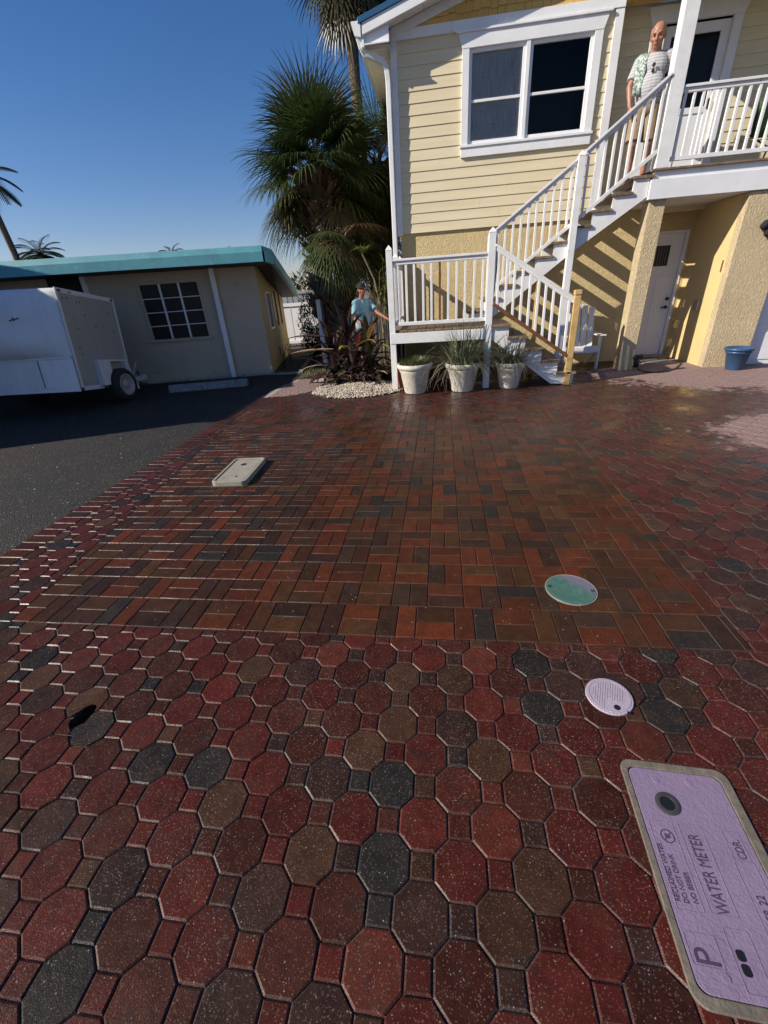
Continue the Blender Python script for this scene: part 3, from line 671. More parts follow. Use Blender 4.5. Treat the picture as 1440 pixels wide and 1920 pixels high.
# side windows and shutters
for s,wd,z0,z1,m,n in ((.95,.5,.88,1.62,'darkbrown','side_window'),(1.75,.10,1.0,1.62,'vinyl','shutter'),(2.25,.12,.85,1.66,'stain','shutter'),(2.95,.12,.85,1.6,'stain','shutter')):
    mb=MB(); c0=a0+dv*s-dv.cross(Vector((0,0,1)))*-.012
    mb.bar(c0+Vector((0,0,z0)),c0+Vector((0,0,z1)),.03,wd,up=dv); o=mb.build(n,m,N)
    if n=='side_window':
        f_=MB(); ox=dv*(wd/2)
        for sg in (-1,1): f_.bar(c0+ox*sg+Vector((0,0,z0)),c0+ox*sg+Vector((0,0,z1)),.06,.03,up=dv)
        f_.bar(c0-ox+Vector((0,0,z0)),c0+ox+Vector((0,0,z0)),.06,.03); f_.bar(c0-ox+Vector((0,0,z1)),c0+ox+Vector((0,0,z1)),.06,.03); f_.build('frame','vinyl',o)
# roof: flat slab with turquoise metal edge, falling to the back on the right side
OV=.75
p=[a0+du*-9-(-nv*-1)*0, ]
def fp(u,v): return a0+du*u+nv*v        # v>0 towards the viewer
A1=fp(-9,OV);B1=fp(.33,OV);C1=fp(.47,OV-.25); D1=a0+dv*3.9+du*.42; E1=a0+dv*3.9-du*8.6
za,zc,ze=2.40,2.36,1.72
top=[(A1.x,A1.y,za),(B1.x,B1.y,za-.03),(C1.x,C1.y,zc-.04),(D1.x,D1.y,ze),(E1.x,E1.y,ze)]
mb=MB(); mb.add(top+[(x,y,z-.03) for x,y,z in top],[(0,1,2,3,4),(9,8,7,6,5)]+[(i,i+5,(i+1)%5+5,(i+1)%5) for i in range(5)]); mb.build('roof','conc',N)
fc=MB()
for i in range(3):
    p_=Vector(top[i]);q_=Vector(top[i+1]); fc.add([p_+Vector((0,0,-.10)),q_+Vector((0,0,-.10)),q_+Vector((0,0,.0)),p_+Vector((0,0,.0))],[(0,1,2,3)])
    o_=(q_-p_).cross(Vector((0,0,1))).normalized()*.035
    fc.add([p_+o_+Vector((0,0,-.245)),q_+o_+Vector((0,0,-.245)),q_+o_+Vector((0,0,-.085)),p_+o_+Vector((0,0,-.085)),p_-o_+Vector((0,0,-.245)),q_-o_+Vector((0,0,-.245)),q_+Vector((0,0,.012)),p_+Vector((0,0,.012))],[(0,1,2,3),(3,2,6,7),(0,4,5,1)])
fc.build('roof_edge','teal',N,recalc=False)
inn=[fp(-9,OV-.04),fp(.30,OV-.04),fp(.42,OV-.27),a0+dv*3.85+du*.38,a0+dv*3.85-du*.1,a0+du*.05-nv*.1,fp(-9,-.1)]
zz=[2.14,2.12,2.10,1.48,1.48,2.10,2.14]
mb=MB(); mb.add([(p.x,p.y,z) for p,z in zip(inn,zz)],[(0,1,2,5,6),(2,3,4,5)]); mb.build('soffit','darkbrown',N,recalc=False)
# unseen building added left of the frame to throw the long shade over the drive
WG=thing('added_shade_building','unseen building added beyond the left edge to shade the drive','house',(-9,3.4,0))
mb=MB(); mb.box(-15,-9.0,3.25,6.9,-.05,3.5); mb.build('wall','cream',WG); mb=MB(); mb.box(-15.1,-8.93,3.15,7.0,3.5,3.62); mb.build('roof_edge','teal',WG)
# ------------------------------------------------------------------ utility covers
def disc(mb,c,r,z0,z1,n=40): mb.lathe([(r,z0),(r,z1-.002),(r-.002,z1)],(c[0],c[1],0),n)
def lettering(txt,size,loc,rz,parent,mat='ink',name='lettering',ext=.0006,sx=1.):
    cu=bpy.data.curves.new(name,'FONT'); cu.body=txt; cu.size=size; cu.extrude=ext; cu.offset=0
    tmp=bpy.data.objects.new(name,cu); C.objects.link(tmp); dg=bpy.context.evaluated_depsgraph_get(); dg.update()
    me=bpy.data.meshes.new_from_object(tmp.evaluated_get(dg)); bpy.data.objects.remove(tmp)
    me.name=name; me.materials.clear(); me.materials.append(M[mat]); o=bpy.data.objects.new(name,me); C.objects.link(o); o.parent=parent
    o.location=loc; o.rotation_euler=(0,0,rz); o.scale=(sx,1,1); return o
def rrect(x0,x1,y0,y1,r,n=6):
    pts=[]
    for cx,cy,a0 in ((x1-r,y1-r,0),(x0+r,y1-r,90),(x0+r,y0+r,180),(x1-r,y0+r,270)):
        for k in range(n+1): a=R_(a0+90*k/n); pts.append((cx+r*math.cos(a),cy+r*math.sin(a)))
    return pts
def ringprism(mb,outer,inner,z0,z1):
    n=len(outer); vs=[(x,y,z1) for x,y in outer]+[(x,y,z1) for x,y in inner]+[(x,y,z0) for x,y in outer]+[(x,y,z0) for x,y in inner]
    mb.add(vs,[(i,(i+1)%n,n+(i+1)%n,n+i) for i in range(n)]+[(i,2*n+i,2*n+(i+1)%n,(i+1)%n) for i in range(n)]+[(n+i,n+(i+1)%n,3*n+(i+1)%n,3*n+i) for i in range(n)])
WMB=thing('water_meter_box','rectangular lilac reclaimed water meter cover in a worn concrete collar','meter cover',(.775,.71,0),R_(-3.3))
mb=MB(); ringprism(mb,rrect(-.160,.180,-.312,.298,.038),rrect(-.140,.150,-.285,.272,.024),-.03,.006)
mb.build('collar','wetconc',WMB,local=True,bevel=.003)
mb=MB(); mb.prism(rrect(-.1385,.1485,-.2835,.2705,.028),-.03,.004,'z'); lid=mb.build('lid','lilac',WMB,local=True,bevel=.002)
for x0,x1,y0,y1 in ((-.127,-.058,-.124,.10),(-.043,.024,-.121,.102),(-.133,-.058,-.234,-.168),(-.03,.03,-.268,-.145),(.075,.13,-.16,.02),(.078,.125,.02,.1)):
    mb=MB(); ringprism(mb,rrect(x0,x1,y0,y1,.004,2),rrect(x0+.0018,x1-.0018,y0+.0018,y1-.0018,.003,2),.003,.0052); mb.build('raised_frame','lilac',lid,local=True)
for x,y in ((-.0595,.233),(.0434,.238),(-.066,-.247)): mb=MB(); mb.lathe([(.011,.003),(.011,.005),(.009,.0055)],(x,y,0),20); mb.build('raised_boss','lilac',lid,local=True)
lettering('WATER METER',.046,(.006,-.118,.0045),R_(90),lid,sx=.63)
lettering('RECLAIMED WATER',.0185,(-.111,-.106,.0045),R_(90),lid,sx=.86)
lettering('DO NOT DRINK',.0185,(-.090,-.107,.0045),R_(90),lid,sx=.86)
lettering('NO BEBER',.0185,(-.066,-.104,.0045),R_(90),lid,sx=.86)
lettering('CDR.',.032,(.117,.026,.0045),R_(90),lid,sx=.72)
lettering('TIER 22',.030,(.113,-.135,.0045),R_(90),lid,sx=.80)
lettering('P',.082,(-.066,-.232,.0045),R_(90),lid,sx=.85)
mb=MB(); ringprism(mb,[(-.085+.019*math.cos(k*PI/16),.059+.019*math.sin(k*PI/16)) for k in range(32)],[(-.085+.0165*math.cos(k*PI/16),.059+.0165*math.sin(k*PI/16)) for k in range(32)],.003,.0052)
mb.bar((-.098,.046,.0046),(-.072,.072,.0046),.0025,.001); mb.prism([(-.092,.052),(-.078,.054),(-.078,.064),(-.092,.066)],.003,.0048,'z'); mb.build('emblem','ink',lid,local=True)
mb=MB(); mb.lathe([(.036,.002),(.036,.007),(.031,.0085),(.022,.0085),(.021,.004)],(-.049,.158,0),40); mb.build('lock_ring','metalrim',lid,local=True,smooth=False)
mb=MB(); mb.lathe([(.0205,.003),(.0205,.0062)],(-.049,.158,0),32); mb.build('lock_cap','black',lid,local=True)
for y0,y1 in ((-.2085,-.186),(-.236,-.2125)):
    mb=MB(); mb.prism(rrect(-.020,.0005,y0,y1,.007,4),.003,.0046,'z'); mb.build('lift_slot','black',lid,local=True)
GL=thing('round_valve_cover','round sea green valve cover in the brick paving','valve cover',(.717,1.985,0),0)
mb=MB(); disc(mb,(0,0),.130,-.02,.005); g=mb.build('lid','greenlid',GL,local=True)
mb=MB(); ringprism(mb,[(.136*math.cos(k*PI/24),.136*math.sin(k*PI/24)) for k in range(48)],[(.1315*math.cos(k*PI/24),.1315*math.sin(k*PI/24)) for k in range(48)],-.02,.004); mb.build('rim','conc',GL,local=True)
mb=MB()
for i in range(-9,10):
    for j in range(-12,13):
        x=i*.0125;y=j*.009+(.0045 if i%2 else 0); rr=math.hypot(x,y)
        if .062<rr<.118: mb.box(x-.0035,x+.0035,y-.0015,y+.0015,.004,.0066)
for a in (60,120,240,300): mb.lathe([(.006,.004),(.006,.0066)],(.03*math.cos(R_(a)),.03*math.sin(R_(a)),0),12)
mb.build('raised_pattern','greenlid',g,local=True)
for x,y in ((-.108,.022),(.112,-.012)):
    mb=MB(); mb.lathe([(.012,.0045),(.012,.0058)],(x,y,0),12); mb.build('lift_hole','black',g,local=True)
PLd=thing('round_valve_cover','round pale lilac valve cover in the octagon pavers','valve cover',(.689,1.281,0),R_(-20))
mb=MB(); disc(mb,(0,0),.090,-.02,.008); g=mb.build('lid','palelilac',PLd,local=True,bevel=.001)
mb=MB(); ringprism(mb,[(.079*math.cos(k*PI/24),.079*math.sin(k*PI/24)) for k in range(48)],[(.0765*math.cos(k*PI/24),.0765*math.sin(k*PI/24)) for k in range(48)],.006,.0095)
for i in range(-7,6):
    for j in range(-6,7):
        x=i*.009;y=j*.0105+(.004 if i%2 else 0)
        if math.hypot(x,y)<.066 and not(abs(x-.02)<.03 and y<-.02): mb.box(x-.0012,x+.0012,y-.0033,y+.0033,.007,.0098)
mb.build('raised_pattern','palelilac',g,local=True)
mb=MB(); mb.lathe([(.0125,.0075),(.0125,.0088)],(.030,-.048,0),20); mb.build('lift_hole','black',g,local=True)
mb=MB(); mb.box(.066,.080,-.062,-.050,.0075,.0088); mb.build('lift_notch','black',g,local=True)
CB=thing('concrete_meter_box','raised grey concrete meter box with a worn lid standing on the bricks','meter box',(-1.985,3.715,0),R_(3))
mb=MB(); ringprism(mb,rrect(-.175,.165,-.315,.315,.05),rrect(-.148,.138,-.285,.285,.035),-.02,.050); mb.build('frame','conc',CB,local=True,bevel=.006)
mb=MB(); mb.prism(rrect(-.1465,.130,-.2835,.2835,.034),-.02,.042,'z'); g=mb.build('lid','conc',CB,local=True,bevel=.004)
for x,y,r_ in ((-.02,.14,.03),(.02,-.17,.014),(-.09,-.2,.010)):
    mb=MB(); mb.lathe([(r_,.04),(r_,.0435)],(x,y,0),20); mb.build('lid_hole','dark' if r_>.012 else 'wetconc',g,local=True)
mb=MB(); mb.prism(rrect(-.195,.185,-.33,.34,.05),.0,.0055,'z'); mb.build('surround','dirt',CB,local=True)
# wheel stop
WS=thing('wheel_stop','weathered blue grey parking stop lying on the asphalt before the beige wall','wheel stop',(-4.58,8.12,0),math.atan2(.37,1.45))
mb=MB(); mb.prism([(-.085,-.012),(.085,-.012),(.065,.10),(.03,.125),(-.03,.125),(-.065,.10)],-.76,.76,'x'); mb.build('log','grime',WS,local=True,bevel=.012)
random.seed(90); mb=MB()
for k in range(260):
    u=random.uniform(-5.2,.1); q=a0+du*u+nv*abs(random.gauss(.03,.12)); blade(mb,(q.x,q.y,.005 if u<0 else .01),(random.uniform(-1,1),random.uniform(-1,1),random.uniform(0,.35)),random.uniform(.03,.08),.025,.4,2,col=random.choice([(.12,.07,.035),(.07,.045,.025),(.2,.13,.07)]))
for k in range(70): blade(mb,(random.uniform(-3.6,-3.2),random.uniform(2.5,8.5),.0),(random.uniform(-1,1),random.uniform(-1,1),.1),random.uniform(.02,.04),.012,.3,2,col=(.12,.09,.06))
tag(mb.build('leaf_litter','leaf',None,col=True,recalc=False),'brown fallen leaves along the foot of the beige house wall','leaves',kind='stuff')
# ------------------------------------------------------------------ trailer
TR=thing('cargo_trailer','white dented cargo trailer parked nose down on the shaded asphalt','trailer',(-6.8,7.1,0))
P0=Vector((-5.83,6.42,.42)); Al=Vector((-.11,.985,-.135)).normalized(); Lf=Vector((-1,-.05,0)).normalized(); Up=Vector((0,.13,1)).normalized()
TF=Matrix(((-Lf.x,Al.x,Up.x,P0.x),(-Lf.y,Al.y,Up.y,P0.y),(-Lf.z,Al.z,Up.z,P0.z),(0,0,0,1)))  # local x to the right, y ahead, z up
def tb(name,m,bx,parent=TR,bevel=.004):
    mb=MB(); mb.xf=TF
    for b in bx: mb.box(*b)
    return mb.build(name,m,parent,bevel=bevel)
body=tb('body','trailer',[(-2.1,-.012,.03,1.44,.0,1.46)],bevel=.05)
mb=MB(); mb.xf=TF; nx,nz=44,30
vs=[]
for i in range(nx+1):
    for k in range(nz+1):
        x=-2.1+2.085*i/nx; t=k/nz; z=.47+t*1.01
        e=min(1,(-x-.012)/.8); e=max(0,e)**.7
        prof=math.sin(PI*min(1,t*.96+.02))**.55*(1-.35*t)
        dent=.05*math.exp(-((x+.75)**2/.10+(t-.45)**2/.05))
        y=.03-.30*e*prof+dent
        vs.append((x,y if t<1 else .03,z-.02*(t**6)*(1-e)))
mb.add(vs,[(i*(nz+1)+k,(i+1)*(nz+1)+k,(i+1)*(nz+1)+k+1,i*(nz+1)+k+1) for i in range(nx) for k in range(nz)]); mb.build('bulging_panel','trailer',TR,smooth=True)
tb('lower_panel','trailer',[(-2.1,-.02,-.02,.03,.0,.45),(-2.1,-.03,-.035,.0,.45,.475)])
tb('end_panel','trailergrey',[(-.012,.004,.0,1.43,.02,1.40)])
tb('top_rail','trailer',[(-.012,.012,.0,1.45,1.40,1.47)])
tb('corner_rail','trailer',[(-.012,.010,.0,.05,.0,1.40)]); tb('corner_rail','trailer',[(-.012,.010,1.40,1.45,.0,1.40)])
tb('bottom_rail','trailer',[(-.012,.014,.05,.55,-.05,.02),(-2.1,-.02,-.03,.0,-.06,.0)])
for y in (.07,.30,1.36): tb('marker_light','red' if y!=.30 else 'trailergrey',[(.012,.028,y-.035,y+.035,1.415,1.45)],bevel=.01)
rv=MB(); rv.xf=TF
for y,z in [(.12,1.33),(.22,1.34),(.42,1.3),(.5,1.31),(1.2,1.2),(.55,1.12),(.75,.95),(.95,.97),(.2,.6),(.22,.5),(.3,.9),(1.25,.9)]: rv.box(.003,.007,y-.009,y+.009,z-.012,z+.012)
rv.build('rivet','darkbrown',TR)
sc_=MB(); sc_.xf=TF
for a_,b_ in (((-.62,-.262,1.02),(-.56,-.258,1.04)),((-.60,-.262,1.06),(-.58,-.260,1.01)),((-.56,-.256,1.03),(-.51,-.250,1.05)),((-.66,-.266,1.01),(-.62,-.262,1.03))): sc_.bar(a_,b_,.018,.012)
sc_.build('scuff_mark','black',TR)
tb('seam','darkbrown',[(-.62,-.615,-.0345,-.02,.02,.44),(-1.5,-1.495,-.0345,-.02,.02,.44)])
tb('fender_box','trailer',[(-.01,.10,.44,.76,.0,.42),(-.01,.10,.76,1.20,.39,.42),(-.01,.10,1.20,1.24,.05,.42)])
WH=MB(); wx,wy,wz=-5.79,7.32,.285
WH.xf=Matrix.Translation((wx,wy,wz))@Matrix.Rotation(R_(90),4,'Y')
WH.lathe([(.17,-.09),(.26,-.09),(.283,-.06),(.285,.05),(.265,.085),(.20,.095),(.185,.08),(.185,-.05)],n=36); wh=WH.build('wheel','rubber',TR,smooth=True)
rm=MB(); rm.xf=WH.xf; rm.lathe([(.187,.075),(.187,.093),(.168,.093),(.16,.06),(.14,.055),(.09,.075),(.05,.085),(.045,.10),(.0,.10)],n=36); rm.build('rim','trailergrey',wh,smooth=True)
hl=MB(); hl.xf=WH.xf
for k in range(8): a=k*PI/4; hl.lathe([(.016,.058),(.016,.074)],(.118*math.cos(a),.118*math.sin(a),0),10)
hl.build('rim_hole','dark',wh)
for xw in (-7.65,):
    w2=MB(); w2.xf=Matrix.Translation((xw,wy,wz))@Matrix.Rotation(R_(90),4,'Y'); w2.lathe([(.17,-.09),(.26,-.09),(.283,-.06),(.285,.05),(.265,.085),(.20,.095)],n=30); w2.build('wheel','rubber',TR,smooth=True)
tg=MB(); tg.bar((-6.2,7.8,.24),(-6.50,8.75,.16),.06,.08); tg.bar((-6.9,7.8,.24),(-6.52,8.75,.16),.06,.08); tg.box(-6.58,-6.44,8.65,8.95,.10,.20)
tg.bar((-6.35,8.35,.20),(-6.22,8.42,.52),.10,.02); tg.bar((-6.22,8.28,.02),(-6.32,8.3,.45),.03,.03); tg.bar((-6.32,8.3,.45),(-6.45,8.5,.1),.025,.025); tg.build('tongue','trailer',TR,bevel=.003)
jk=MB(); jk.tube([(-6.52,8.8,.0),(-6.52,8.8,.30)],.025,10); jk.box(-6.6,-6.44,8.72,8.88,-.01,.02); jk.build('jack','metalrim',TR)
st=MB(); st.bar((-7.02,6.0,.36),(-7.02,5.62,.03),.05,.05); st.box(-7.08,-6.96,5.56,5.68,-.01,.03); st.build('stabiliser_leg','trailer',TR)
# ------------------------------------------------------------------ pots
def pot(name,label,x,y,s,h,mt='pot',mod=True,group=None,prof=None,rz=0):
    t=thing(name,label,'plant pot',(x,y,0),rz,group)
    pr=prof or [(.16,0),(.175,.02),(.235,.33),(.25,.345),(.243,.36),(.262,.37),(.285,.40),(.287,.43),(.272,.45),(.248,.448),(.24,.42),(.235,.39)]
    k=h/.45; md=(lambda a,z: ((.014*max(0,math.sin(a*18+5*math.sin(z*22+2*math.sin(a*5)))) + .010*abs(math.sin(a*6+z*9))) if .04<z<.31*k else 0)) if mod else None
    mb=MB(); mb.lathe([(r*s,z*k) for r,z in pr],n=96 if mod else 40,mod=md); mb.build('body',mt,t,smooth=True,local=True)
    mb=MB(); mb.lathe([(.238*s if not prof else prof[-1][0]*.98*s,.385*k),(.236*s if not prof else prof[-1][0]*.97*s,.40*k)],n=30); mb.build('soil','soil',t,local=True)
    return t
GP='white moulded pots before the landing'
pot('planter','yellow stained white pot of short grass, leftmost by the landing post','' and 0 or -.425,7.08,1.0,.46,group=GP)
pot('planter','white pot with long drooping blades, between two other white pots',.335,7.10,1.0,.435,group=GP,rz=.7)
pot('planter','smaller white pot with tufted blades at the foot of the steps',1.075,7.20,.84,.40,group=GP,rz=2)
BPf=[(.115,0),(.12,.01),(.165,.27),(.185,.275),(.187,.30),(.17,.302),(.178,.31),(.205,.318),(.21,.345),(.2,.355),(.18,.35),(.172,.32)]
BPf=[(r,z*1.27) for r,z in BPf]
pot('blue_flower_pot','dark blue glazed pot against the tan garage wall','' and 0 or 4.79,7.93,1.0,.34,'bluepot',False,prof=BPf)
pot('terracotta_pot','orange clay pot half hidden behind the leftmost white pot','' and 0 or -.60,7.45,.75,.34,'terracotta',False)
# ------------------------------------------------------------------ leaves
def fan(mb,base,dr,pl,bl,nb,droop,col,wid=.030,spread=115,pet=(.06,.07,.02)):
    d=Vector(dr).normalized(); p=Vector(base); pts=[p.copy()]
    for i in range(4): p=p+d*pl/4; d=(d+Vector((0,0,-.07))).normalized(); pts.append(p.copy())
    mb.cur=pet; mb.tube(pts,[.016,.013,.011,.010,.008],5,cap=False)
    s=d.cross(Vector((0,0,1))); 
    if s.length<.1: s=Vector((random.random(),random.random(),0))
    s.normalize(); roll=random.uniform(-.5,.5); up=s.cross(d); s=(s*math.cos(roll)+up*math.sin(roll)).normalized(); up=s.cross(d)
    for k in range(nb):
        a=R_(spread)*(2*(k+.5)/nb-1)+random.uniform(-.03,.03)
        bd=(d*math.cos(a)+s*math.sin(a)+up*(-.18+.10*math.cos(a))).normalized()
        L=bl*(.62+.38*math.cos(a*.62))*random.uniform(.88,1.08)
        cc=cvar(col,.3)
        blade(mb,p+bd*.02,bd,L,wid,droop*random.uniform(.7,1.3),5,side=up.cross(bd) if up.cross(bd).length>.1 else s,col=cc,prof=lambda t:(.45+1.1*t if t<.4 else .9*(1-((t-.4)/.6)**1.3)+.04))
def palmtree(name,label,group,base,top,rt,nf,pl,bl,seed,elr=(-65,85),boots=True,col=(.035,.060,.016),low=(.10,.10,.025),nb=34,lean=None,skirt=0,droop=.75,openf=False,wid=.030):
    random.seed(seed); t=thing(name,label,'palm tree',base,0,group)
    b=Vector(base);e=Vector(top); pts=[b.lerp(e,k/8)+Vector((random.uniform(-.02,.02),random.uniform(-.02,.02),0)) for k in range(9)]
    mb=MB(); mb.cur=(.11,.085,.06); mb.tube(pts,[rt*1.25]+[rt]*7+[rt*.9],14)
    if boots:
        H_=(e-b).length; n=int(H_*95)
        for i in range(n):
            z=random.uniform(.25,1) ; q=b.lerp(e,z); a=random.uniform(0,2*PI); o=Vector((math.cos(a),math.sin(a),0)); k=.7+.9*z
            mb.cur=cvar(random.choice([(.13,.075,.045),(.08,.05,.032),(.17,.11,.07)]),.3)
            mb.bar(q+o*rt*.85+Vector((0,0,-.10)),q+o*(rt*.95+.17*k)+Vector((o.y*random.uniform(-.07,.07),-o.x*random.uniform(-.07,.07),.13)),.07,.028,up=o)
    mb.build('trunk','bark',t,col=True,smooth=False)
    cr=MB()
    for i in range(nf):
        a=i*2.39996+random.uniform(-.25,.25); u=(i+.5)/nf; el=elr[1]+(elr[0]-elr[1])*u**.9+random.uniform(-8,8)
        if openf and math.sin(a)<-.25 and el<2 and abs(math.cos(a))<.6: continue
        dr=Vector((math.cos(a)*math.cos(R_(el)),math.sin(a)*math.cos(R_(el)),math.sin(R_(el))))
        c=tuple(x*(1-max(0,u-.45)*1.6)+y*max(0,u-.45)*1.6 for x,y in zip(col,low))
        if random.random()<.12: c=(.14,.10,.05)
        fan(cr,e+Vector((random.uniform(-.05,.05),random.uniform(-.05,.05),-.45*u*pl)),dr,pl*random.uniform(.8,1.1),bl*random.uniform(.85,1.1),nb,droop*(.8+.6*u),c,wid=wid)
    for i in range(skirt):
        a=random.uniform(0,2*PI); blade(cr,e+Vector((math.cos(a)*rt,math.sin(a)*rt,random.uniform(-.5,.1))),(math.cos(a)*.35,math.sin(a)*.35,-1),random.uniform(.5,.9),.035,.1,3,col=cvar((.13,.08,.045),.4))
    cr.build('crown','leaf',t,col=True,recalc=False); return t
palmtree('fan_palm','broad shaggy fan palm with the largest crown, left of the yellow house',None,(-2.5,10.75,0),(-2.52,10.6,3.72),.34,64,.74,1.10,21,elr=(-34,86),nb=44,wid=.034,droop=1.15,openf=True)
palmtree('fan_palm','shorter fan palm with drooping skirt of fronds just behind the purple plants',None,(-2.20,9.95,0),(-2.08,9.9,2.58),.15,34,.40,.80,22,elr=(-80,12),nb=38,droop=1.2,col=(.045,.065,.02))
palmtree('fan_palm','dark fan palm half hidden behind the corner of the yellow house',None,(-1.35,11.9,0),(-1.40,11.8,4.0),.17,34,.6,1.0,23,elr=(-60,80),nb=34)
palmtree('fan_palm','low fan palm crown close beside the white downspout',None,(-1.40,11.6,0),(-1.45,11.5,2.7),.14,24,.5,.8,24,elr=(-60,60),nb=30)
palmtree('tall_palm','tall slim palm whose head leaves the top of the picture',None,(-1.65,12.0,0),(-1.85,12.0,7.35),.115,34,.6,.8,25,elr=(-75,75),col=(.02,.03,.012),low=(.07,.06,.03),boots=False,nb=28,skirt=420,wid=.04)
# feather palms and distant crowns
def feather(name,label,base,top,rt,nf,fl,seed,group=None,col=(.04,.06,.022)):
    random.seed(seed); t=thing(name,label,'palm tree',base,0,group); b=Vector(base);e=Vector(top)
    mb=MB(); mb.cur=(.10,.085,.07); mb.tube([b.lerp(e,k/5) for k in range(6)],[rt*1.2]+[rt]*5,8); mb.build('trunk','bark',t,col=True)
    cr=MB()
    for i in range(nf):
        a=i*2.4; el=R_(70-95*(i+.5)/nf); d=Vector((math.cos(a)*math.cos(el),math.sin(a)*math.cos(el),math.sin(el))); p=e.copy()
        for k in range(12):
            q=p+d*fl/12; s=d.cross(Vector((0,0,1))).normalized(); L=fl*.28*math.sin(PI*(k+1.5)/14)
            for sg in (-1,1):
                for h_ in (0,.5): blade(cr,p.lerp(q,h_),s*sg+d*.6+Vector((0,0,-.25)),L,fl*.05,.5,2,col=cvar(col,.3))
            cr.cur=(.08,.09,.03); cr.bar(p,q,.02,.02); p=q; d=(d+Vector((0,0,-.13))).normalized()
    cr.build('crown','leaf',t,col=True,recalc=False)
feather('distant_palm','tall thin distant palm at the left edge above the roof',(-23.3,25,0),(-23.9,25,7.9),.16,16,2.0,31)
feather('distant_palm','bushy distant palm crown over the turquoise roof at far left',(-22.9,26,0),(-23.0,26,4.4),.2,34,1.5,32)
feather('distant_palm','small distant palm crown over the middle of the turquoise roof',(-14.6,25,0),(-14.35,25,3.8),.12,22,.8,33)
feather('distant_palm','tiny distant palm tip near the right end of the turquoise roof',(-11.6,25,0),(-11.35,25,3.65),.1,18,.5,34)
# shrubs
def shrub(name,label,c,r,n,ls,seed,cols,cat='shrub',group=None,kind=None,stem=True):
    random.seed(seed); t=thing(name,label,cat,(c[0],c[1],0),0,group) if not kind else None
    mb=MB()
    for i in range(n):
        a=random.uniform(0,2*PI);u=random.uniform(-1,1);q=random.uniform(.35,1)**.6; k=1+.3*mnoise.noise(Vector((a*1.3,u*2,seed)))
        p=Vector((c[0]+r[0]*q*k*math.cos(a)*math.sqrt(1-u*u),c[1]+r[1]*q*k*math.sin(a)*math.sqrt(1-u*u),max(.02,c[2]+r[2]*q*k*u)))
        blade(mb,p,(random.uniform(-1,1),random.uniform(-1,1),random.uniform(-.6,1)),ls*random.uniform(.6,1.3),ls*.38,.6,2,col=cvar(random.choice(cols),.3),prof=lambda t:math.sin(PI*min(.95,t+.12)))
    o=mb.build('foliage','leaf',t,col=True,recalc=False)
    if stem:
        s=MB(); s.cur=(.08,.06,.04)
        for k in range(7):
            a=random.uniform(0,2*PI); s.tube([(c[0],c[1],0),(c[0]+r[0]*.5*math.cos(a),c[1]+r[1]*.5*math.sin(a),c[2]*.9),(c[0]+r[0]*.8*math.cos(a),c[1]+r[1]*.8*math.sin(a),c[2]+r[2]*.4)],[.02,.012,.005],6)
        s.build('stem','bark',t,col=True)
    return t
G1=[(.04,.06,.018),(.07,.085,.02),(.03,.045,.015)];G2=[(.14,.13,.04),(.09,.10,.03),(.17,.13,.07)];G3=[(.03,.045,.018),(.02,.03,.012)]
shrub('shrub','dry yellowish shrub trailing over the garden fence',(-3.25,12.0,.85),(.55,.5,.75),2200,.10,41,G2)
shrub('shrub','dark green shrub at the foot of the beige side wall',(-3.45,12.2,.35),(.4,.5,.4),1100,.09,42,G3)
shrub('shrub','dense green shrub behind the palm trunk',(-2.3,12.2,.75),(.5,.5,.75),1300,.10,43,G1)
shrub('shrub','bushy green shrub behind the man in the blue shirt',(-1.3,12.6,.8),(.7,.5,.8),1500,.10,44,G1)
shrub('shrub','low bright green weeds beside the landing post',(-1.0,8.5,.12),(.2,.3,.17),500,.06,45,[(.07,.12,.03),(.05,.08,.02)],stem=False)
for i,(x,y,lb) in enumerate(((-3.66,10.0,'spindly bare seedling nearest the beige house corner'),(-3.78,10.9,'spindly seedling further along the yellowish side wall'))):
    random.seed(50+i); t=thing('seedling',lb,'plant',(x,y,0)); s=MB(); lf=MB(); s.cur=(.06,.035,.025)
    for k in range(5):
        a=random.uniform(-.15,.15);b_=random.uniform(-.15,.15); h_=random.uniform(.35,.6); s.tube([(x,y,0),(x+a*.5,y+b_*.5,h_*.5),(x+a,y+b_,h_)],[.007,.005,.003],5)
        for q in range(7): z=h_*(.3+.1*q); blade(lf,(x+a*z/h_,y+b_*z/h_,z),(random.uniform(-1,1),random.uniform(-1,1),.4),.08,.022,.7,2,col=cvar((.05,.04,.02),.3))
    s.build('stem','bark',t,col=True); lf.build('foliage','leaf',t,col=True,recalc=False)
# purple cordyline / canna clump
random.seed(60); PP=thing('purple_foliage_plant','clump of broad dark purple leaves with a few yellow ones at the gravel bed','plant',(-1.75,8.2,0))
mb=MB(); st_=MB(); st_.cur=(.05,.03,.025)
pf=lambda t:max(.05,math.sin(PI*min(1,.08+.92*t))**.75)
PC=[(.034,.018,.017),(.024,.014,.012),(.05,.026,.026),(.075,.042,.038),(.030,.030,.014),(.038,.022,.015)]
for cx,cy,h_,n in ((-1.75,8.3,.80,24),(-1.35,8.25,.68,22),(-2.05,8.25,.55,18),(-1.6,8.0,.25,16),(-1.3,8.0,.28,14),(-1.95,8.0,.2,12)):
    st_.tube([(cx,cy,0),(cx+random.uniform(-.05,.05),cy,h_*.5),(cx,cy,h_)],[.03,.022,.015],6)
    for k in range(n):
        a=k*2.4; u=k/n; el=R_(75-95*u); d=(math.cos(a)*math.cos(el),math.sin(a)*math.cos(el),math.sin(el))
        blade(mb,(cx,cy,h_*(1-.65*u)),d,random.uniform(.42,.78),random.uniform(.09,.15),.8+.6*u,7,fold=.22,col=cvar(random.choice(PC),.3),prof=pf)
Y_=(.30,.26,.03);O_=(.33,.16,.05);K_=(.45,.30,.20)
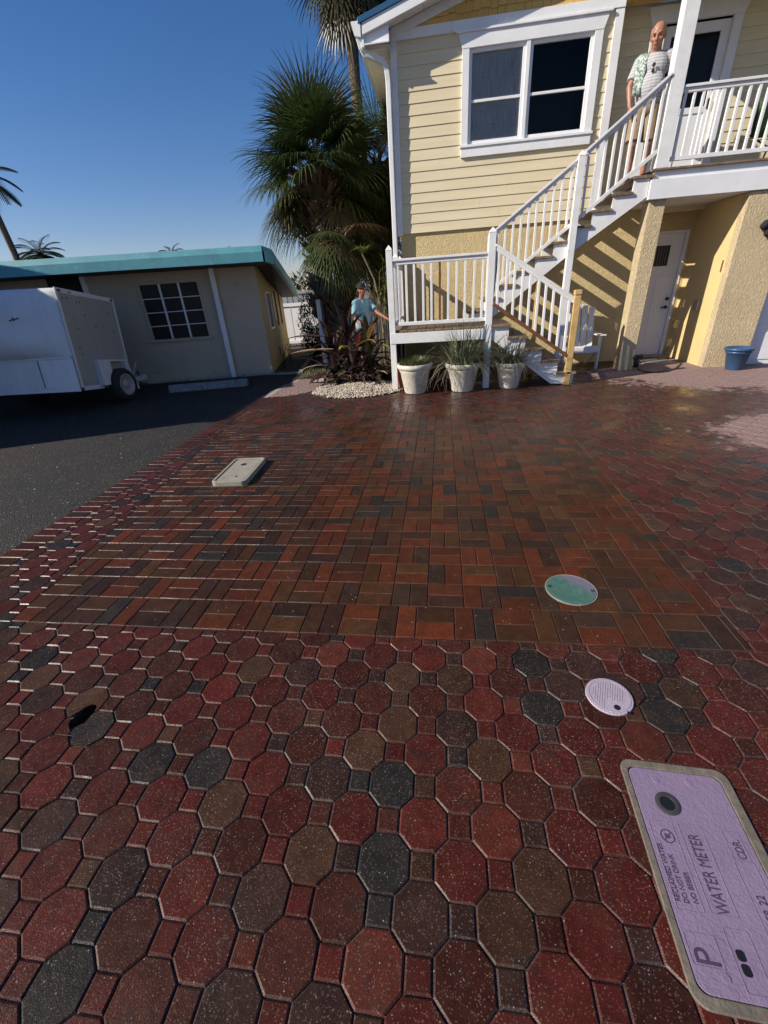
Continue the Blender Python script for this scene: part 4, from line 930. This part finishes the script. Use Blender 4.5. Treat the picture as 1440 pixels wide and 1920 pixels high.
for b_,d_,L,wd,c_,dp in (((-2.0,8.1,.82),(-1,-.15,.12),.85,.12,(.11,.06,.07),.35),((-1.95,8.0,.62),(-1,-.2,.02),.80,.13,K_,.15),((-1.5,7.95,.66),(1,-.25,.55),.42,.12,Y_,1.5),((-1.62,7.95,.62),(-.35,-.5,.3),.3,.11,Y_,1.3),((-1.3,8.0,.75),(.35,-.35,.75),.42,.12,O_,1.0),((-1.5,8.0,.62),(.2,-.5,.9),.35,.10,(.25,.04,.05),.8),((-1.2,8.0,.60),(.8,-.3,.3),.36,.11,(.16,.17,.03),1.4),((-2.1,8.0,.35),(-1,-.4,.1),.6,.05,K_,1.0),((-1.2,7.8,.2),(.6,-.6,.3),.4,.05,K_,.9)):
    blade(mb,b_,d_,L,wd,dp,8,fold=.2,col=c_,prof=pf)
for k in range(60):
    a=random.uniform(0,2*PI); x=-1.65+random.uniform(-.55,.5); blade(mb,(x,7.95+random.uniform(-.15,.25),random.uniform(.03,.22)),(math.cos(a),math.sin(a)-.3,.3),random.uniform(.18,.34),.035,1.4,4,col=cvar(random.choice([(.12,.09,.06),(.05,.03,.03),(.2,.15,.1)]),.3),prof=pf)
mb.build('leaves','leaf',PP,col=True,recalc=False); st_.build('stem','bark',PP,col=True)
random.seed(61); Pk=thing('young_cordyline','slim purple leaved plant standing left of the man in the blue shirt','plant',(-2.05,9.7,0))
mb=MB(); [blade(mb,(-2.03,9.7,1.12+.006*k),(math.cos(k*2.4),math.sin(k*2.4)*.5,1.1-.05*k),.24,.05,.9,4,col=cvar((.09,.03,.035)),prof=pf) for k in range(16)]; mb.build('leaves','leaf',Pk,col=True,recalc=False)
mb=MB(); mb.cur=(.06,.045,.03); mb.tube([(-2.05,9.7,0),(-2.0,9.7,.6),(-2.03,9.7,1.15)],[.015,.012,.01],6); mb.build('stem','bark',Pk,col=True)
random.seed(62); Dr=thing('dracaena','yellow green spiky dracaena head on a thin cane under the palms','plant',(-1.15,9.35,0))
mb=MB(); [blade(mb,(-1.45,9.0,2.12+.004*k),(math.cos(k*2.4),math.sin(k*2.4),.9-.035*k),.30,.028,.7,4,col=cvar((.17,.19,.05)),) for k in range(34)]; mb.build('leaves','leaf',Dr,col=True,recalc=False)
mb=MB(); mb.cur=(.25,.2,.14); mb.tube([(-1.15,9.35,0),(-1.18,9.3,1.0),(-1.28,9.15,1.7),(-1.45,9.0,2.12)],[.022,.018,.015,.012],6); mb.build('stem','bark',Dr,col=True)
random.seed(63); Bm=thing('cane_palm_clump','clump of thin tan canes with yellow green leaves behind the landing','plant',(-1.1,9.7,0))
mb=MB(); lf=MB()
for k in range(24):
    x=-1.1+random.uniform(-.3,.28);y=9.65+random.uniform(-.35,.4);h_=random.uniform(1.2,2.0); a=random.uniform(-.15,.15); mb.cur=cvar((.22,.17,.10),.4); mb.tube([(x,y,0),(x+a*.4,y,h_*.5),(x+a,y,h_)],[.011,.009,.006],5)
    for q in range(22):
        z=h_*random.uniform(.72,1.05); blade(lf,(x+a*z/h_,y,z),(random.uniform(-1,1),random.uniform(-1,1),random.uniform(-.1,1)),random.uniform(.14,.28),.02,.9,3,col=cvar(random.choice([(.10,.13,.03),(.16,.17,.04),(.06,.09,.02)]),.3))
mb.build('stem','bark',Bm,col=True); lf.build('leaves','leaf',Bm,col=True,recalc=False)
# plants in the pots
def tuft(label,x,y,z,r,n,L,w,cols,seed,hang=.9,elmin=35,lean=(0,0)):
    random.seed(seed); t=thing('potted_grass',label,'plant',(x,y,z),0,'grassy plants in the white pots'); mb=MB()
    for k in range(n):
        a=random.uniform(0,2*PI);q=r*math.sqrt(random.random()); el=R_(random.uniform(elmin,88)); d=(math.cos(a)*math.cos(el)+lean[0],math.sin(a)*math.cos(el)+lean[1],math.sin(el))
        blade(mb,(x+q*math.cos(a),y+q*math.sin(a),z),d,L*random.uniform(.45,1.15),w,hang*random.uniform(.5,1.5),6,col=cvar(random.choice(cols),.3),grav=1.1)
    mb.build('blades','leaf',t,col=True,recalc=False)
tuft('short bright green grass growing in the leftmost white pot',-.425,7.08,.415,.23,1500,.15,.008,[(.06,.09,.02),(.04,.06,.015),(.12,.11,.04)],71,.5,30)
GG=[(.10,.12,.07),(.15,.16,.10),(.24,.22,.16),(.06,.08,.04)]
tuft('long arching grey green blades spilling from the middle white pot',.335,7.10,.40,.21,520,.70,.014,GG,72,1.5,10)
tuft('grey green tuft of blades in the smallest white pot',1.075,7.20,.37,.16,380,.62,.012,GG,73,1.5,12)
random.seed(74); t=thing('trailing_runner','dry tan runners trailing down between the left and middle white pots','plant',(.0,7.0,0)); mb=MB()
for k in range(9):
    x=.1+random.uniform(-.1,.12); mb.cur=cvar((.17,.12,.09),.3); x2=x-random.uniform(.05,.3); mb.tube([(x,6.92,.42),(x-.06,6.82,.36),(x2,6.80,.2),(x2+random.uniform(-.05,.05),6.84,random.uniform(.02,.15))],.0022,4)
mb.build('runner','bark',t,col=True)
# gravel and low grass
random.seed(80); mb=MB()
def ico():
    bm=bmesh.new(); bmesh.ops.create_icosphere(bm,subdivisions=1,radius=1); v=[x.co.copy() for x in bm.verts]; f_=[tuple(y.index for y in x.verts) for x in bm.faces]; bm.free(); return v,f_
IV,IF=ico(); cnt=0
while cnt<3600:
    x=random.uniform(-2.25,-.62); y=random.uniform(6.78,8.2)
    u=(x+1.45)/.82; v=(y-7.45)/.68
    if u*u+v*v>random.uniform(.85,1.05): continue
    if x<-1.9 and y<7.0: continue
    cnt+=1; s=random.uniform(.010,.022); z=.012+.045*max(0,1-u*u-v*v)+random.uniform(0,.01); rot=Matrix.Rotation(random.uniform(0,6),3,'Z')@Matrix.Rotation(random.uniform(0,6),3,'X')
    mb.cur=cvar(random.choice([(.50,.44,.35),(.40,.33,.25),(.58,.54,.47),(.30,.24,.17)]),.2); sc=Vector((s,s*.8,s*.55))
    mb.add([Vector((x,y,z))+rot@Vector((q.x*sc.x,q.y*sc.y,q.z*sc.z)) for q in IV],IF)
o=mb.build('gravel','stone',None,col=True,recalc=False); tag(o,'pale pea gravel heaped at the edge of the planting bed','gravel',kind='stuff')
mb=MB(); mb.lathe([(.98,0),(.9,.02),(.5,.05),(0.01,.06)],n=30); 
for i,(a,b,c) in enumerate(mb.v): mb.v[i]=(-1.45+a*.82,7.45+b*.68,c-.004)
tag(mb.build('gravel_mound','dirt',smooth=True),kind='structure')
random.seed(81); mb=MB()
for k in range(5200):
    y=random.uniform(8.75,13.5); x=random.uniform(-3.05-(y-9.4)*.17 if y>9.4 else -2.93,-2.25)
    blade(mb,(x,y,0),(random.uniform(-.6,.6),random.uniform(-.6,.6),1),random.uniform(.03,.08),.007,.8,2,col=cvar(random.choice([(.05,.07,.02),(.10,.10,.035),(.15,.12,.06)]),.3))
o=mb.build('grass','leaf',None,col=True,recalc=False); tag(o,'short patchy grass on the strip beside the beige house','grass',kind='stuff')
# ------------------------------------------------------------------ fences and backdrop
def boardfence(name,label,p0,p1,z1,bw,m,gap=.01,post=True):
    p0=Vector(p0);p1=Vector(p1); t=thing(name,label,'fence',tuple((p0+p1)/2)); L=(p1-p0).length; d=(p1-p0)/L; n=int(L/bw); mb=MB()
    for k in range(n): a=p0+d*(k*bw+bw/2); mb.bar(a+Vector((0,0,.05)),a+Vector((0,0,z1-.04)),.025,bw-gap,up=d)
    mb.build('boards',m,t); mb=MB(); o=Vector((d.y,-d.x,0))*.02
    for z in (.15,z1-.05): mb.bar(p0+o+Vector((0,0,z)),p1+o+Vector((0,0,z)),.05,.10)
    mb.build('rail',m,t,bevel=.004)
    for a in (p0,p1): mb=MB(); mb.bar(a+Vector((0,0,0)),a+Vector((0,0,z1+.05)),.11,.11,up=d); mb.build('post',m,t,bevel=.004)
boardfence('vinyl_fence','white vinyl fence behind the man in the blue shirt',(-2.20,10.5,0),(-.85,10.5,0),1.37,.15,'vinyl')
boardfence('vinyl_gate','white gate panel standing open edge on left of the palm trunk',(-2.70,10.25,0),(-2.42,11.3,0),1.36,.14,'vinyl')
boardfence('corrugated_fence','grey corrugated metal fence beyond the garden strip',(-7.5,16.5,0),(-.9,16.5,0),1.64,.20,'corrug',.035)
boardfence('low_white_fence','low white fence in front of the corrugated metal one',(-6,14.6,0),(-2.6,14.6,0),1.30,.3,'vinyl',.03)
FH=thing('distant_house','small pale distant house with a grey roof behind the palms','house',(-3.6,24,0)); mb=MB(); mb.box(-5.4,-1.6,24,28,0,2.7); mb.build('wall','vinyl',FH)
mb=MB(); mb.prism([(-5.7,2.65),(-1.3,2.65),(-3.5,3.7)],23.6,28.4); mb.build('roof','corrug',FH)
shrub('distant_hedge','far green hedge along the back of the lots','' and 0 or (-6,31,1.2),(16,1.2,1.5),5200,.42,46,G1,kind='stuff',stem=False)
o=[x for x in C.objects if x.name.startswith('foliage') and x.parent is None][0]; o.name='distant_hedge'; tag(o,'far green hedge along the back of the lots','hedge',kind='stuff')
# ------------------------------------------------------------------ porch chair, garden chair, hose
AC=thing('slatted_garden_chair','white slatted garden chair under the stairs, partly behind the pine post','chair',(2.50,8.72,0))
def acb(name,bx,bevel=.006):
    mb=MB(); 
    for p,q,w_,h_ in bx: mb.bar(p,q,w_,h_)
    return mb.build(name,'whitewood',AC,bevel=bevel)
for k in range(5):
    x=2.27+.115*k; acb('back_slat',[((x,8.83,.32),(x+(k-2)*.012,9.06,1.06-.025*abs(k-2)**2*.6),.10,.02)])
for k in range(5): acb('seat_slat',[((2.22,8.50+.08*k,.385-.025*k),(2.78,8.50+.08*k,.385-.025*k),.07,.02)])
acb('front_rail',[((2.20,8.47,.335),(2.80,8.47,.335),.025,.10)])
for x in (2.20,2.80): acb('leg',[((x,8.50,0),(x,8.50,.56),.085,.03)]); acb('rear_leg',[((x-.02 if x>2.5 else x+.02,8.46,.36),(x-.02 if x>2.5 else x+.02,9.10,.03),.03,.10)])
for x in (2.20,2.81): acb('armrest',[((x,8.42,.575),(x,9.0,.555),.125,.022)])
FC=thing('folding_chair','lime green folding camp chair on the porch at the right edge','chair',(4.55,8.75,2.826))
mb=MB(); mb.xf=Matrix.Translation((.34,0,0)); mb.tube([(4.3,8.5,2.83),(4.65,9.0,3.25)],.012,6);mb.tube([(4.65,8.5,2.83),(4.3,9.0,3.25)],.012,6);mb.tube([(4.3,8.5,3.25),(4.65,8.9,2.83)],.012,6);mb.tube([(4.33,8.95,3.2),(4.36,9.1,3.65)],.012,6);mb.tube([(4.68,8.95,3.2),(4.7,9.1,3.65)],.012,6); mb.build('frame','navy',FC)
mb=MB(); mb.xf=Matrix.Translation((.34,0,0)); mb.add([(4.28,8.5,3.26),(4.68,8.5,3.26),(4.68,8.97,3.2),(4.28,8.97,3.2),(4.48,8.72,3.16)],[(0,1,4),(1,2,4),(2,3,4),(3,0,4)]); mb.build('seat','greenfab',FC,recalc=False)
mb=MB(); mb.xf=Matrix.Translation((.34,0,0)); mb.add([(4.3,8.97,3.22),(4.68,8.97,3.22),(4.72,9.1,3.66),(4.34,9.1,3.66)],[(0,1,2,3)]); mb.build('backrest','greenfab',FC,recalc=False)
HS=thing('garden_hose','thin black hose curling from a black fitting at the column foot','hose',(3.40,8.2,0))
mb=MB(); mb.tube([(3.36,8.16,.20),(3.37,8.12,.10),(3.36,8.08,.03),(3.45,7.93,.012),(3.6,7.86,.012),(3.78,7.93,.012),(4.0,8.15,.012),(4.3,8.6,.012)],.011,8); mb.build('hose','black',HS,smooth=True)
mb=MB(); mb.tube([(3.37,8.2,.05),(3.37,8.2,.25)],.045,12); mb.tube([(3.30,8.19,.20),(3.44,8.19,.24)],.03,10); mb.build('fitting','black',HS,smooth=True)
MT=thing('door_mat','flat grey mat lying on the pavers before the entry door','mat',(3.95,8.95,0)); mb=MB(); mb.prism(rrect(3.72,4.25,8.7,9.05,.03),.0,.012,'z'); mb.build('mat','corrug',MT)
# ------------------------------------------------------------------ people
def cap(mb,a,b,ra,rb,flat=False):
    mb.tube([a,b],[ra,rb],14)
    if not flat: mb.ell(a,(ra,)*3,14,8); mb.ell(b,(rb,)*3,14,8)
def fuse(mb,name,mat,parent,vox=.009,it=3):
    o=mb.build(name,mat,parent,smooth=True,recalc=False)
    r_=o.modifiers.new('remesh','REMESH'); r_.mode='VOXEL'; r_.voxel_size=vox; r_.use_smooth_shade=True
    s=o.modifiers.new('smooth','SMOOTH'); s.factor=.5; s.iterations=it
    dg=bpy.context.evaluated_depsgraph_get(); dg.update(); me=bpy.data.meshes.new_from_object(o.evaluated_get(dg)); o.modifiers.clear(); o.data=me; me.name=name; return o
def frame(f,up=(0,0,1)):
    f=Vector(f).normalized(); u=Vector(up); r=f.cross(u).normalized(); u=r.cross(f); return Matrix(((r.x,f.x,u.x),(r.y,f.y,u.y),(r.z,f.z,u.z)))  # local x = own right, y = forward
def head(mb,c,f,up,s=1.):
    F=frame(f,up); c=Vector(c); P=lambda x,y,z:c+F@Vector((x,y,z))*s
    mb.ell(P(0,-.012,.035),(.078*s,.097*s,.088*s),20,14,F); mb.ell(P(0,.012,-.035),(.064*s,.080*s,.085*s),18,12,F); mb.ell(P(0,.045,-.085),(.040*s,.038*s,.032*s),14,8,F)
    mb.tube([P(0,.082,.020),P(0,.108,-.028)],[.010*s,.017*s],10); mb.ell(P(0,.104,-.030),(.018*s,.016*s,.013*s),12,8,F)
    for sg in (-1,1):
        mb.ell(P(sg*.078,-.008,-.005),(.011*s,.022*s,.034*s),10,8,F); mb.ell(P(sg*.045,.060,-.022),(.024*s,.022*s,.022*s),12,8,F); mb.ell(P(sg*.032,.080,.030),(.024*s,.012*s,.009*s),12,6,F)
    mb.ell(P(0,.083,-.060),(.026*s,.012*s,.007*s),12,6,F); mb.ell(P(0,.080,-.072),(.023*s,.012*s,.008*s),12,6,F)
    return P,F
def face_parts(P,F,s,parent):
    for sg in (-1,1):
        e=MB(); e.ell(P(sg*.031,.083,.008),(.013*s,.006*s,.006*s),10,6,F); e.build('eye','eye',parent,smooth=True)
        b=MB(); b.tube([P(sg*.014,.094,.028),P(sg*.034,.094,.034),P(sg*.052,.080,.028)],.004*s,6); b.build('eyebrow','eye' if s<.99 else 'skin',parent)
    m_=MB(); m_.tube([P(-.022,.088,-.066),P(0,.097,-.065),P(.022,.088,-.066)],.0028*s,6); m_.build('mouth','stain',parent)
def hand(mb,w,d,n,side,curl=.8):
    # wrist w, direction d along the palm, n palm normal, side = thumb side
    d=Vector(d).normalized(); n=(Vector(n)-d*Vector(n).dot(d)).normalized(); sd_=d.cross(n).normalized()*side; w=Vector(w)
    rot=Matrix((tuple(sd_),tuple(d),tuple(n))).transposed(); mb.ell(w+d*.045,(.040,.050,.016),14,8,rot)
    for k,L in enumerate((.070,.078,.072,.056)):
        b=w+d*.082+sd_*(.030-.020*k); q=b.copy(); dd=d.copy(); pts=[q.copy()]
        for j in range(3): q=q+dd*L*(.45,.32,.23)[j]; pts.append(q.copy()); dd=(dd+n*curl*.8).normalized()
        mb.tube(pts,[.0095,.009,.0085,.007],8); mb.ell(pts[-1],(.007,)*3,8,6)
    b=w+d*.025+sd_*.034; p2=b+(sd_*.7+d*.7).normalized()*.035; p3=p2+(sd_*.25+d+n*curl*.5).normalized()*.03; mb.tube([b,p2,p3],[.012,.0105,.008],8)
# man on the stairs
A_=thing('person','bald man in striped polo and khaki shorts, towel over shoulder, atop the stairs','person',(2.95,8.62,2.767))
f1=Vector((-.35,-.94,0)).normalized(); r1=Vector((f1.y,-f1.x,0)); ctr=Vector((2.95,8.62,0))
if r1.x>0: r1=-r1                       # own right hand side is picture left
def Q(r_,f_,z): return ctr+r1*r_+f1*f_+Vector((0,0,z))
mb=MB()
for sg,ff in ((1,.03),(-1,-.05)):
    hip=Q(sg*.095,0,3.60); kn=Q(sg*.105,ff+.03,3.20); an=Q(sg*.10,ff-.02,2.86); cap(mb,hip,kn,.092,.058); cap(mb,kn,Q(sg*.105,ff-.02,3.06),.056,.058); cap(mb,Q(sg*.105,ff-.02,3.06),an,.056,.037); cap(mb,an,Q(sg*.11,ff-.04,2.81),.038,.035); cap(mb,Q(sg*.11,ff-.03,2.80),Q(sg*.115,ff+.14,2.793),.036,.026)
mb.ell(Q(0,0,3.63),(.165,.12,.13),18,12,frame(f1)); mb.ell(Q(0,.045,3.82),(.175,.145,.19),18,12,frame(f1)); mb.ell(Q(0,.01,4.05),(.185,.12,.17),18,12,frame(f1)); cap(mb,Q(-.13,-.01,4.15),Q(.13,-.01,4.15),.06,.06); cap(mb,Q(0,0,4.16),Q(0,.055,4.28),.070,.066)
sR=Q(.185,-.01,4.14); eR=Vector((2.685,8.64,3.87)); wR=Vector((2.70,8.56,3.64)); cap(mb,sR,eR,.055,.043); cap(mb,eR,wR,.044,.029); hand(mb,wR,(.1,-.35,-1),(.9,.2,0),-1,.6)
sL=Q(-.185,-.01,4.14); eL=Vector((3.27,8.56,3.88)); wL=Vector((3.20,8.42,3.74)); cap(mb,sL,eL,.055,.043); cap(mb,eL,wL,.044,.029); hand(mb,wL,(-.1,-.8,.3),(-.5,-.3,-1),1,.7)
hf=(f1+Vector((-.15,0,-.34))).normalized(); Pm,Fm=head(mb,Q(0,.085,4.345),hf,(0,0,1),1.10)
bdy=fuse(mb,'body','skin2',A_,.008); face_parts(Pm,Fm,1.10,A_)
mb=MB(); FF=frame(f1); mb.ell(Q(0,.05,3.82),(.192,.165,.20),20,12,FF); mb.ell(Q(0,.012,4.04),(.20,.138,.175),20,12,FF); mb.ell(Q(0,.02,3.70),(.185,.15,.12),20,12,FF); cap(mb,Q(-.14,-.01,4.14),Q(.14,-.01,4.14),.072,.072)
for a,b in ((sR,eR),(sL,eL)): mb.tube([a,a.lerp(b,.75)],[.072,.078],14); mb.ell(a,(.072,)*3,14,8)
cap(mb,Q(0,-.01,4.19),Q(0,.01,4.235),.078,.068,True); fuse(mb,'shirt','stripe',A_,.010)
mb=MB(); mb.ell(Q(0,.005,3.62),(.182,.138,.13),20,12,FF)
for sg,ff in ((1,.03),(-1,-.05)): mb.tube([Q(sg*.09,0,3.62),Q(sg*.105,ff+.02,3.24)],[.108,.105],14)
fuse(mb,'shorts','khaki',A_,.010)
for sg,ff in ((1,.03),(-1,-.05)):
    mb=MB(); cap(mb,Q(sg*.11,ff-.06,2.800),Q(sg*.115,ff+.14,2.797),.046,.038); fuse(mb,'shoe','navy',A_,.008)
mb=MB(); pl=[Q(.15,-.15,3.92),Q(.145,-.14,4.10),Q(.135,-.03,4.235),Q(.14,.10,4.17),Q(.145,.165,4.02),Q(.15,.195,3.86),Q(.15,.185,3.74)]
vs=[]
for i,p in enumerate(pl):
    for k in range(6): vs.append(p+r1*(.075*(k/5-.5)*1.6)+f1*(.012*math.sin(k*2.1+i))+Vector((0,0,.006*math.cos(k*3))))
mb.add(vs,[(i*6+k,i*6+k+1,(i+1)*6+k+1,(i+1)*6+k) for i in range(6) for k in range(5)]); o=mb.build('towel','towel',A_,smooth=True); m_=o.modifiers.new('solidify','SOLIDIFY'); m_.thickness=.016
sg_=MB(); 
for z in (.0,-.06): sg_.ell(Q(-.01,.19,4.03+z),(.022,.008,.024),12,8,FF)
sg_.tube([Q(-.01,.19,4.05),Q(-.012,.185,3.95)],.004,5); sg_.build('sunglasses','navy',A_,smooth=True)
# man by the palms
B_=thing('person','man in a light blue tee and black cap tending the plants by the landing','person',(-1.54,9.0,0))
f2=Vector((.80,-.60,0)).normalized(); r2=Vector((f2.y,-f2.x,0)); ctr=Vector((-1.54,9.0,0))
if r2.x>0: r2=-r2
r1=r2; f1=f2; FF=frame(f1)
mb=MB()
for sg,ff in ((1,.05),(-1,-.05)):
    cap(mb,Q(sg*.09,0,.84),Q(sg*.10,ff+.02,.46),.085,.055); cap(mb,Q(sg*.10,ff+.02,.46),Q(sg*.10,ff-.02,.09),.055,.036); cap(mb,Q(sg*.10,ff-.03,.05),Q(sg*.11,ff+.14,.035),.036,.028)
mb.ell(Q(0,0,.87),(.15,.11,.12),18,12,FF); mb.ell(Q(0,.01,1.05),(.145,.105,.18),18,12,FF); mb.ell(Q(0,.0,1.25),(.165,.11,.14),18,12,FF); cap(mb,Q(-.12,0,1.34),Q(.12,0,1.34),.05,.05); cap(mb,Q(0,0,1.36),Q(0,.03,1.47),.052,.05)
sR=Q(.165,0,1.32); eR=Vector((-1.66,8.84,1.06)); wR=Vector((-1.44,8.68,.90)); cap(mb,sR,eR,.048,.040); cap(mb,eR,wR,.040,.026); hand(mb,wR,(.85,-.3,-.15),(0,.3,-1),1,.8)
sL=Q(-.165,0,1.32); eL=Vector((-1.23,8.98,1.13)); wL=Vector((-1.03,8.85,1.02)); cap(mb,sL,eL,.048,.040); cap(mb,eL,wL,.040,.026); hand(mb,wL,(.9,-.3,-.1),(0,.3,-1),-1,.8)
hf=Vector((.28,-.95,-.05)); Pm,Fm=head(mb,Q(.0,.04,1.545),hf,(-.10,0,1),.93); fuse(mb,'body','skin',B_,.008); face_parts(Pm,Fm,.93,B_)
mb=MB(); mb.ell(Q(0,.015,1.08),(.170,.128,.27),20,14,FF); mb.ell(Q(0,.0,1.24),(.178,.125,.15),20,12,FF); mb.ell(Q(0,.0,.92),(.166,.126,.16),20,12,FF); cap(mb,Q(-.13,0,1.335),Q(.13,0,1.335),.062,.062)
for a,b in ((sR,eR),(sL,eL)): mb.tube([a,a.lerp(b,.72)],[.064,.070],14); mb.ell(a,(.064,)*3,14,8)
fuse(mb,'shirt','tee',B_,.010)
mb=MB(); mb.ell(Q(0,0,.86),(.165,.125,.12),20,12,FF)
for sg,ff in ((1,.05),(-1,-.05)): mb.tube([Q(sg*.085,0,.86),Q(sg*.10,ff+.02,.44)],[.10,.095],14)
fuse(mb,'shorts','short',B_,.010)
mb=MB(); mb.ell(Pm(0,-.012,.058),(.082,.100,.072),20,12,Fm); q=[]
n_=12; vs=[]
for k in range(n_+1):
    a=PI*k/n_; vs+=[Pm(.078*math.cos(a),.03+.055*math.sin(a),.055),Pm(.080*math.cos(a),.04+.125*math.sin(a),.046)]
mb.add(vs,[(2*k,2*k+1,2*k+3,2*k+2) for k in range(n_)]); o=mb.build('cap','navy',B_,smooth=True); o.modifiers.new('solidify','SOLIDIFY').thickness=.006
for sg,ff in ((1,.05),(-1,-.05)):
    mb=MB(); cap(mb,Q(sg*.10,ff-.05,.05),Q(sg*.11,ff+.14,.042),.046,.038); fuse(mb,'shoe','navy',B_,.008)
